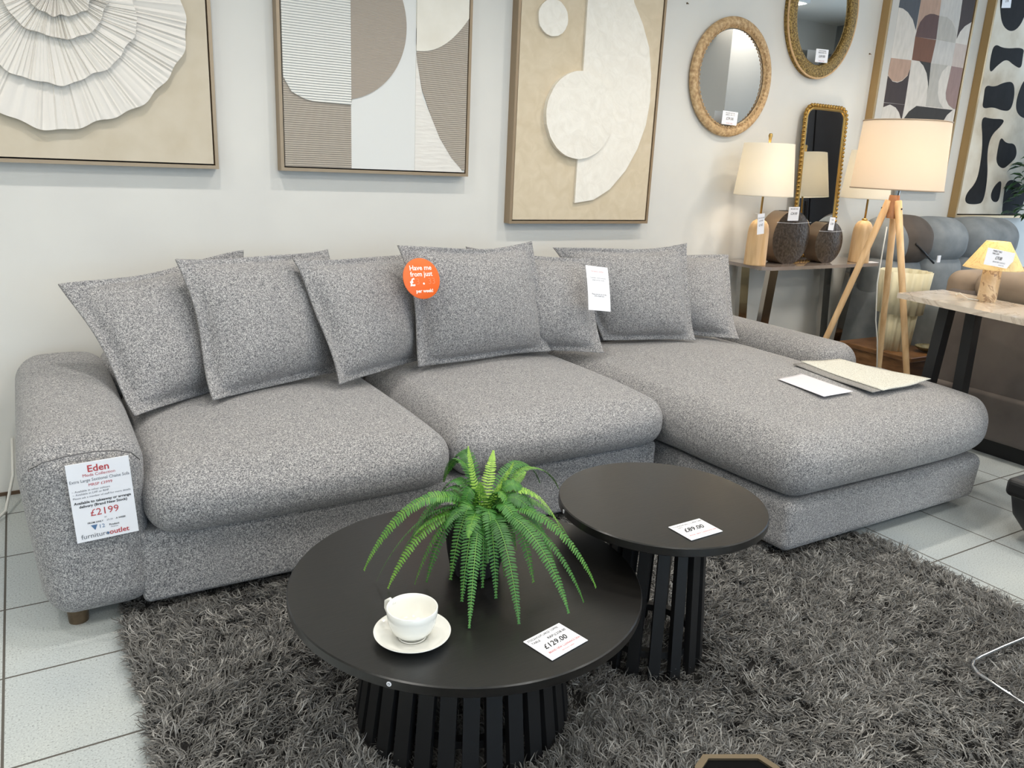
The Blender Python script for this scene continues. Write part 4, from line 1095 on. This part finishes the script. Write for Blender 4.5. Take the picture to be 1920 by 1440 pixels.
MB().tube([(0, 0, .205), (0, 0, .30)], .01, 10).build('socket', STEEL, cl)
DISH = noisy('olive_leaf_glaze', [(.3, (96, 92, 66)), (.7, (140, 134, 104))], 20, .4, bs=.2)
for i, (x, y, rz, lab) in enumerate(((4.10, 2.43, 20, 'ribbed olive leaf-shaped dish at the front of the wooden chest'), (4.13, 2.66, 60, 'ribbed olive leaf-shaped dish behind the other on the wooden chest'))):
    v = []; f = []; n = 48; rg = 6
    for s in (0, .003):
        for q in range(rg+1):
            for k in range(n):
                a = 2*math.pi*k/n; rr = q/rg; rx_ = .066*(1+.12*math.cos(a)); w0 = 1+.05*(1 if k % 2 else -1)*rr
                v.append((rx_*rr*w0*math.cos(a), .056*rr*w0*math.sin(a), .003+.028*rr**2+s))
    for s in (0, 1):
        o0 = s*(rg+1)*n
        for q in range(rg):
            for k in range(n): l = (k+1) % n; t_ = (o0+q*n+k, o0+q*n+l, o0+(q+1)*n+l, o0+(q+1)*n+k); f.append(t_ if s else t_[::-1])
    o0 = (rg+1)*n
    for k in range(n): l = (k+1) % n; f.append((rg*n+k, rg*n+l, o0+rg*n+l, o0+rg*n+k))
    o = MB().add(v, f).build('leaf_dish', DISH, None, True); o.location = (x, y, .34); o.rotation_euler = (0, 0, R(rz)); tag(o, lab, 'dish', 'leaf dishes on the chest')

# ------------------------------------------------------------------ blue-grey recliner by the wall
BG = noisy('blue_grey_suede', [(.3, (112, 118, 122)), (.7, (138, 143, 146))], 9, .9, bs=.15, detail=4)
BRN = noisy('brown_suede', [(.3, (78, 70, 64)), (.7, (92, 83, 76))], 9, .9, bs=.1)
rec = thing('recliner_sofa', 'large blue-grey suede recliner sofa standing along the far wall', 'sofa', (5.0, 2.65, 0))
def rp(name, a, b, r, m=BG, deform=None, n=8): return soft(name, a, b, r, m, rec, n=n, deform=deform, world=True)
def puff(k=.02, ax=1):
    def d(p, u):
        if u.y < 0: p.y -= k*(1-u.x**2)*(1-u.z**2)
        if u.z > 0: p.z += k*(1-u.x**2)*(1-u.y**2)*u.z
        return p
    return d
rp('base', (4.28, 2.42, .05), (5.5, 3.1, .32), .04)
rp('arm', (4.215, 2.40, .04), (4.40, 3.10, .62), .08, deform=puff(.015))
rp('arm', (5.44, 2.40, .04), (5.62, 3.10, .62), .08, deform=puff(.015))
for x0, x1 in ((4.38, 4.91), (4.92, 5.45)): rp('seat_cushion', (x0, 2.40, .30), (x1, 2.9, .50), .07, deform=puff(.02))
SEG = (4.222, 4.60, 5.02, 5.60)
for x0, x1 in zip(SEG, SEG[1:]): rp('back_cushion', (x0+.003, 2.82, .46), (x1-.003, 3.05, .80), .09, deform=puff(.03))
for x0, x1 in zip(SEG, SEG[1:]): rp('headrest', (x0+.003, 2.80, .74), (x1-.003, 3.10, 1.0), .11, deform=puff(.02))
hb = soft('brown_headrest_panel', (4.28, 2.775, .745), (4.61, 3.06, 1.012), .11, BRN, rec, n=8, deform=puff(.02), world=True); tag(hb, 'dark brown suede panel wrapped over the headrest')
MB().tube([(4.36, 2.76, .88), (4.44, 2.752, .83), (4.56, 2.755, .765)], .006, 8).build('strap', BLACKMATT, rec, True, True)
o = MB().box((4.57, 2.742, .77), (4.60, 2.748, .81)).build('care_label', PAPER, rec, world=True)

# ------------------------------------------------------------------ taupe recliner seen from behind
TP = noisy('lamplit_taupe_suede', [(.3, (138, 122, 106)), (.7, (164, 147, 129))], 7, .9, bs=.1, detail=4)  # taupe made lighter: lamp light on the head roll is put into the colour
TPD = noisy('grey_taupe_suede', [(.3, (92, 84, 80)), (.7, (108, 100, 94))], 7, .9, bs=.1, detail=4)
tp = thing('recliner_sofa', 'taupe suede recliner sofa seen from behind, right of the marble table', 'sofa', (4.2, 1.4, 0))
def tpz(name, a, b, r, m=TP, deform=None): return soft(name, a, b, r, m, tp, n=8, deform=deform, world=True)
tpz('back_panel', (3.765, .45, .075), (3.86, 2.20, .74), .03, TPD)
tpz('head_roll', (3.74, .45, .70), (4.02, 2.07, .853), .07)
tpz('arm', (3.80, 2.075, .08), (4.65, 2.235, .825), .06)
tpz('arm', (3.80, .30, .08), (4.65, .46, .825), .06)
tpz('seat_cushion', (3.87, .47, .2), (4.70, 2.07, .48), .06)
tpz('lower_panel', (3.745, .46, .08), (3.79, 2.18, .30), .02, TPD)
MB().box((3.80, .36, 0), (4.6, 2.2, .078)).build('plinth', BLACKMATT, tp, world=True)

# ------------------------------------------------------------------ marble topped table, its lamp
def marble(name, a, b, c, scale, rough=.12, tr=0):
    m = mat(name, a, rough, Coat_Weight=.4); nt, N, L, bb = nodes(m)
    f = noise(nt, coord(nt, scale=(1, 1, 1.2)), scale, 6, .6, 2.5)
    L.new(ramp(nt, f, [(.38, b), (.47, a), (.50, c), (.53, a), (.7, b)]), bb.inputs['Base Color']); return m
MBL = marble('white_marble', (222, 210, 194), (214, 201, 185), (196, 180, 163), 2.2)
MBL2 = marble('veined_marble', (222, 196, 160), (208, 180, 144), (150, 118, 92), 4.5)
mt = thing('marble_table', 'narrow marble topped table on slanted black metal legs, right of the chaise', 'table', (3.2, 1.5, 0))
ML = [(3.225, 2.085), (3.56, 2.085), (3.40, 1.10), (3.04, 1.10)]
zt = .758; n = 4; v = [(x, y, zt-.022) for x, y in ML]+[(x, y, zt) for x, y in ML]
MB().add(v, [tuple(range(n))[::-1], tuple(range(n, 2*n))]+[(i, (i+1) % n, (i+1) % n+n, i+n) for i in range(n)]).build('top', MBL, mt, world=True)
def tleg(a, b):
    bar(a, b, .085, .04, BLACKMATT, mt, 'leg', Vector((1, .2, 0)))
LA = aty(1777, 575, 1.93); LB = aty(1735, 705, 1.90)
d_ = (LB-LA); k_ = (zt-.022-LA.z)/d_.z; top_ = LA+d_*k_; bot_ = LA+d_*((0-LA.z)/d_.z)
tleg(top_, (3.28, 1.93, 0))
LA2 = aty(1835, 590, 1.80); 
tleg((3.44, 1.86, zt-.022), (3.36, 1.80, 0)); tleg((3.16, 1.16, zt-.022), (3.12, 1.14, 0)); tleg((3.34, 1.2, zt-.022), (3.28, 1.22, 0))
bar((3.16, 1.2, zt-.034), (3.42, 1.95, zt-.034), .05, .02, BLACKMATT, mt, 'rail', Vector((1, 0, 0)))
lc = atz(1849, 565, zt)
ml = thing('marble_lamp', 'small lit marble lamp with a tapered shade on the marble table', 'lamp', (lc.x, lc.y, zt))
MB().lathe([(.0001, 0), (.0355, 0), (.037, .003), (.035, .150), (.0001, .150)], n=40).build('base', MBL2, ml, 'auto')
SH3 = shade_mat('translucent_marble_shade', (246, 232, 190), trans=.5)
nt = SH3.node_tree; ff = noise(nt, coord(nt), 16, 6, .6, 2.0)
rp_ = ramp(nt, ff, [(.4, (250, 236, 190)), (.485, (246, 230, 184)), (.5, (222, 190, 134)), (.515, (246, 230, 184)), (.7, (250, 240, 200))])
nt.links.new(rp_, nt.nodes['Principled BSDF'].inputs['Base Color'])
for q in nt.nodes:
    if q.type == 'BSDF_TRANSLUCENT': nt.links.new(rp_, q.inputs[0])
shade(ml, .138, .248, .112, .044, SH3, n=64)
MB().tube([(0, 0, .150), (0, 0, .172)], .008, 10).build('socket', BRASS, ml)
MB().lathe([(.0001, .214), (.012, .206), (.016, .192), (.009, .173), (.0001, .172)], n=16).build('bulb', MC['bulb_glass'], ml, True)
lamp('lamp_glow', 'POINT', (lc.x, lc.y, zt+.195), 2.2, (1, .85, .55), .02)
MB().tube([(-.03, .01, .004), (-.05, .05, .006), (-.03, .10, .02), (.0, .13, .004), (.05, .16, .003)], .0022, 6).build('power_cord', MC['white_cord'], ml, True)
small_card('white handwritten £19 card clipped to the marble lamp shade', (1853, 464), (1904, 475), (1842, 495), lc.y-.085, [(BLACK, [('MARBLE TABLE', .35, .12, .15, .2), ('TABLE LAMP', .3, .27, .14, .2), ('£19.00', .45, .5, .28, .2, .0002)]), (GREY, [('BRAND NEW CLEARANCE', .5, .74, .12), ('furniture outlet', .6, .88, .1)])])

# ------------------------------------------------------------------ leafy plant at the right edge
LEAF = noisy('dark_leaf_green', [(.3, (34, 62, 34)), (.7, (62, 100, 54))], 20, .4, bs=0)
pl = thing('potted_plant', 'tall dark green leafy plant in front of the black blob picture', 'plant', (5.98, 2.78, 0))
MB().lathe([(.0001, 0), (.12, 0), (.15, .28), (.13, .28), (.12, .25), (.0001, .25)], n=32).build('pot', BLACKMATT, pl, 'auto')
st = MB()
for k in range(5):
    a = k*72; st.tube([(0, 0, .25), (.05*math.cos(R(a)), .05*math.sin(R(a)), .9), (.12*math.cos(R(a+30)), .12*math.sin(R(a+30)), 1.65)], .009, 7, r2=.004)
st.build('stems', LEGM, pl, True)
rnd = random.Random(5); lv = MB()
for k in range(900):
    z = rnd.uniform(1.03, 1.80); a = rnd.uniform(0, 2*math.pi); rr = (.10+.22*math.sin(math.pi*min(1, (z-.65)/1.15)))*math.sqrt(rnd.random())
    c = Vector((rr*math.cos(a), rr*math.sin(a), z)); d = Vector((math.cos(a)+rnd.uniform(-.6, .6), math.sin(a)+rnd.uniform(-.6, .6), rnd.uniform(-.7, .3))).normalized()
    s = d.cross(Vector((rnd.uniform(-.3, .3), rnd.uniform(-.3, .3), 1))).normalized(); l = rnd.uniform(.05, .09); wv = l*.28; up_ = s.cross(d)*.15*l
    lv.add([c, c+d*l*.35+s*wv+up_, c+d*l*.35-s*wv+up_, c+d*l*.75+s*wv*.7+up_*.5, c+d*l*.75-s*wv*.7+up_*.5, c+d*l-up_, c+d*l*.35, c+d*l*.75], [(0, 1, 6), (0, 6, 2), (1, 3, 7, 6), (6, 7, 4, 2), (3, 5, 7), (7, 5, 4)])
lv.build('foliage', LEAF, pl, True)

# ------------------------------------------------------------------ foreground bits
# chrome sled leg of a chair outside the frame on the right
ct = thing('chair', 'chrome sled-leg chair at the right edge, only its bent rod on the rug', 'chair', (2.3, .75, 0))
zr = .045
pa = [atz(1935, 1190, zr), atz(1880, 1213, zr), atz(1838, 1232, zr), atz(1826, 1240, zr), atz(1824, 1250, zr), atz(1834, 1263, zr), atz(1870, 1288, zr), atz(1935, 1328, zr)]
e = pa[-1]+(pa[-1]-pa[-2])*.6; s0 = pa[0]+(pa[0]-pa[1])*.8
MB().tube([s0+Vector((0, 0, .42)), s0]+pa+[e, e+Vector((0, 0, .42))], .0055, 10).build('leg', CHROME, ct, True, True)
cx_ = (s0+e)/2+Vector((.02, 0, .43)); MB().box((cx_.x-.05, cx_.y-.16, cx_.z-.02), (cx_.x+.40, cx_.y+.20, cx_.z+.03), .015).build('seat', BLACKMATT, ct, world=True)
# black curved piece at the right edge
p = atz(1944, 985, .10)
bk = thing('bar_stool', 'black curved stool base just showing at the right edge', 'stool', (p.x+.09, p.y, 0))
MB().lathe([(.0001, 0), (.03, .0), (.06, .03), (.115, .10), (.13, .16), (.11, .20), (.0001, .21)], n=48).build('base', BLACKMATT, bk, True)
# gold framed black stool top at the bottom edge
GEDGE = mat('worn_gold_edge', (112, 100, 80), .45, .6)
g = thing('footstool', 'low black stool with a gold rim at the near edge of the shag rug', 'stool', (1.0, .78, 0))
z_ = .30
q = [atz(1305, 1440, z_), atz(1318, 1414, z_), atz(1425, 1414, z_), atz(1448, 1442, z_)]
ex = (q[2]-q[1]).normalized(); ey = Vector((ex.y, -ex.x, 0)); wdt = (q[2]-q[1]).length
base = q[1]; 
oct_ = [base, q[2], q[2]+ex*.022+ey*.028, q[2]+ex*.022+ey*.11, q[2]+ey*.138, base+ey*.138, base-ex*.022+ey*.11, base-ex*.022+ey*.028]
cen = sum(oct_, Vector())/8
n = 8; v = [p_ for p_ in oct_]+[p_-Vector((0, 0, .022)) for p_ in oct_]+[cen+(p_-cen)*.86 for p_ in oct_]+[cen+(p_-cen)*.86-Vector((0, 0, .006)) for p_ in oct_]
f = [(i, (i+1) % n, (i+1) % n+n, i+n) for i in range(n)]+[(i, i+2*n, (i+1) % n+2*n, (i+1) % n) for i in range(n)]+[(i+2*n, i+3*n, (i+1) % n+3*n, (i+1) % n+2*n) for i in range(n)]+[tuple(range(2*n-1, n-1, -1))]
MB().add(v, f).build('rim', GEDGE, g, world=True)
MB().add([cen+(p_-cen)*.86-Vector((0, 0, .004)) for p_ in oct_], [tuple(range(8))]).build('pad', mat('black_velvet', (12, 12, 12), .95, Specular_IOR_Level=.1), g, world=True)
for k in (0, 1, 4, 5):
    p_ = cen+(oct_[k]-cen)*.8; MB().tube([Vector((p_.x, p_.y, 0)), Vector((p_.x, p_.y, z_-.02))], .006, 8).build('leg', GEDGE, g, True, True)
# white cable on the floor behind the left arm
o = MB().tube([(-.6, 2.75, .004), (-.35, 2.72, .004), (-.22, 2.85, .004), (-.15, 2.98, .02), (-.12, 3.10, .10), (-.11, 3.15, .22)], .005, 8).build('power_cable', MC['white_cord'], None, True)
tag(o, 'white cable trailing on the tiles left of the sofa arm', 'cable')
bpy.context.view_layer.update()
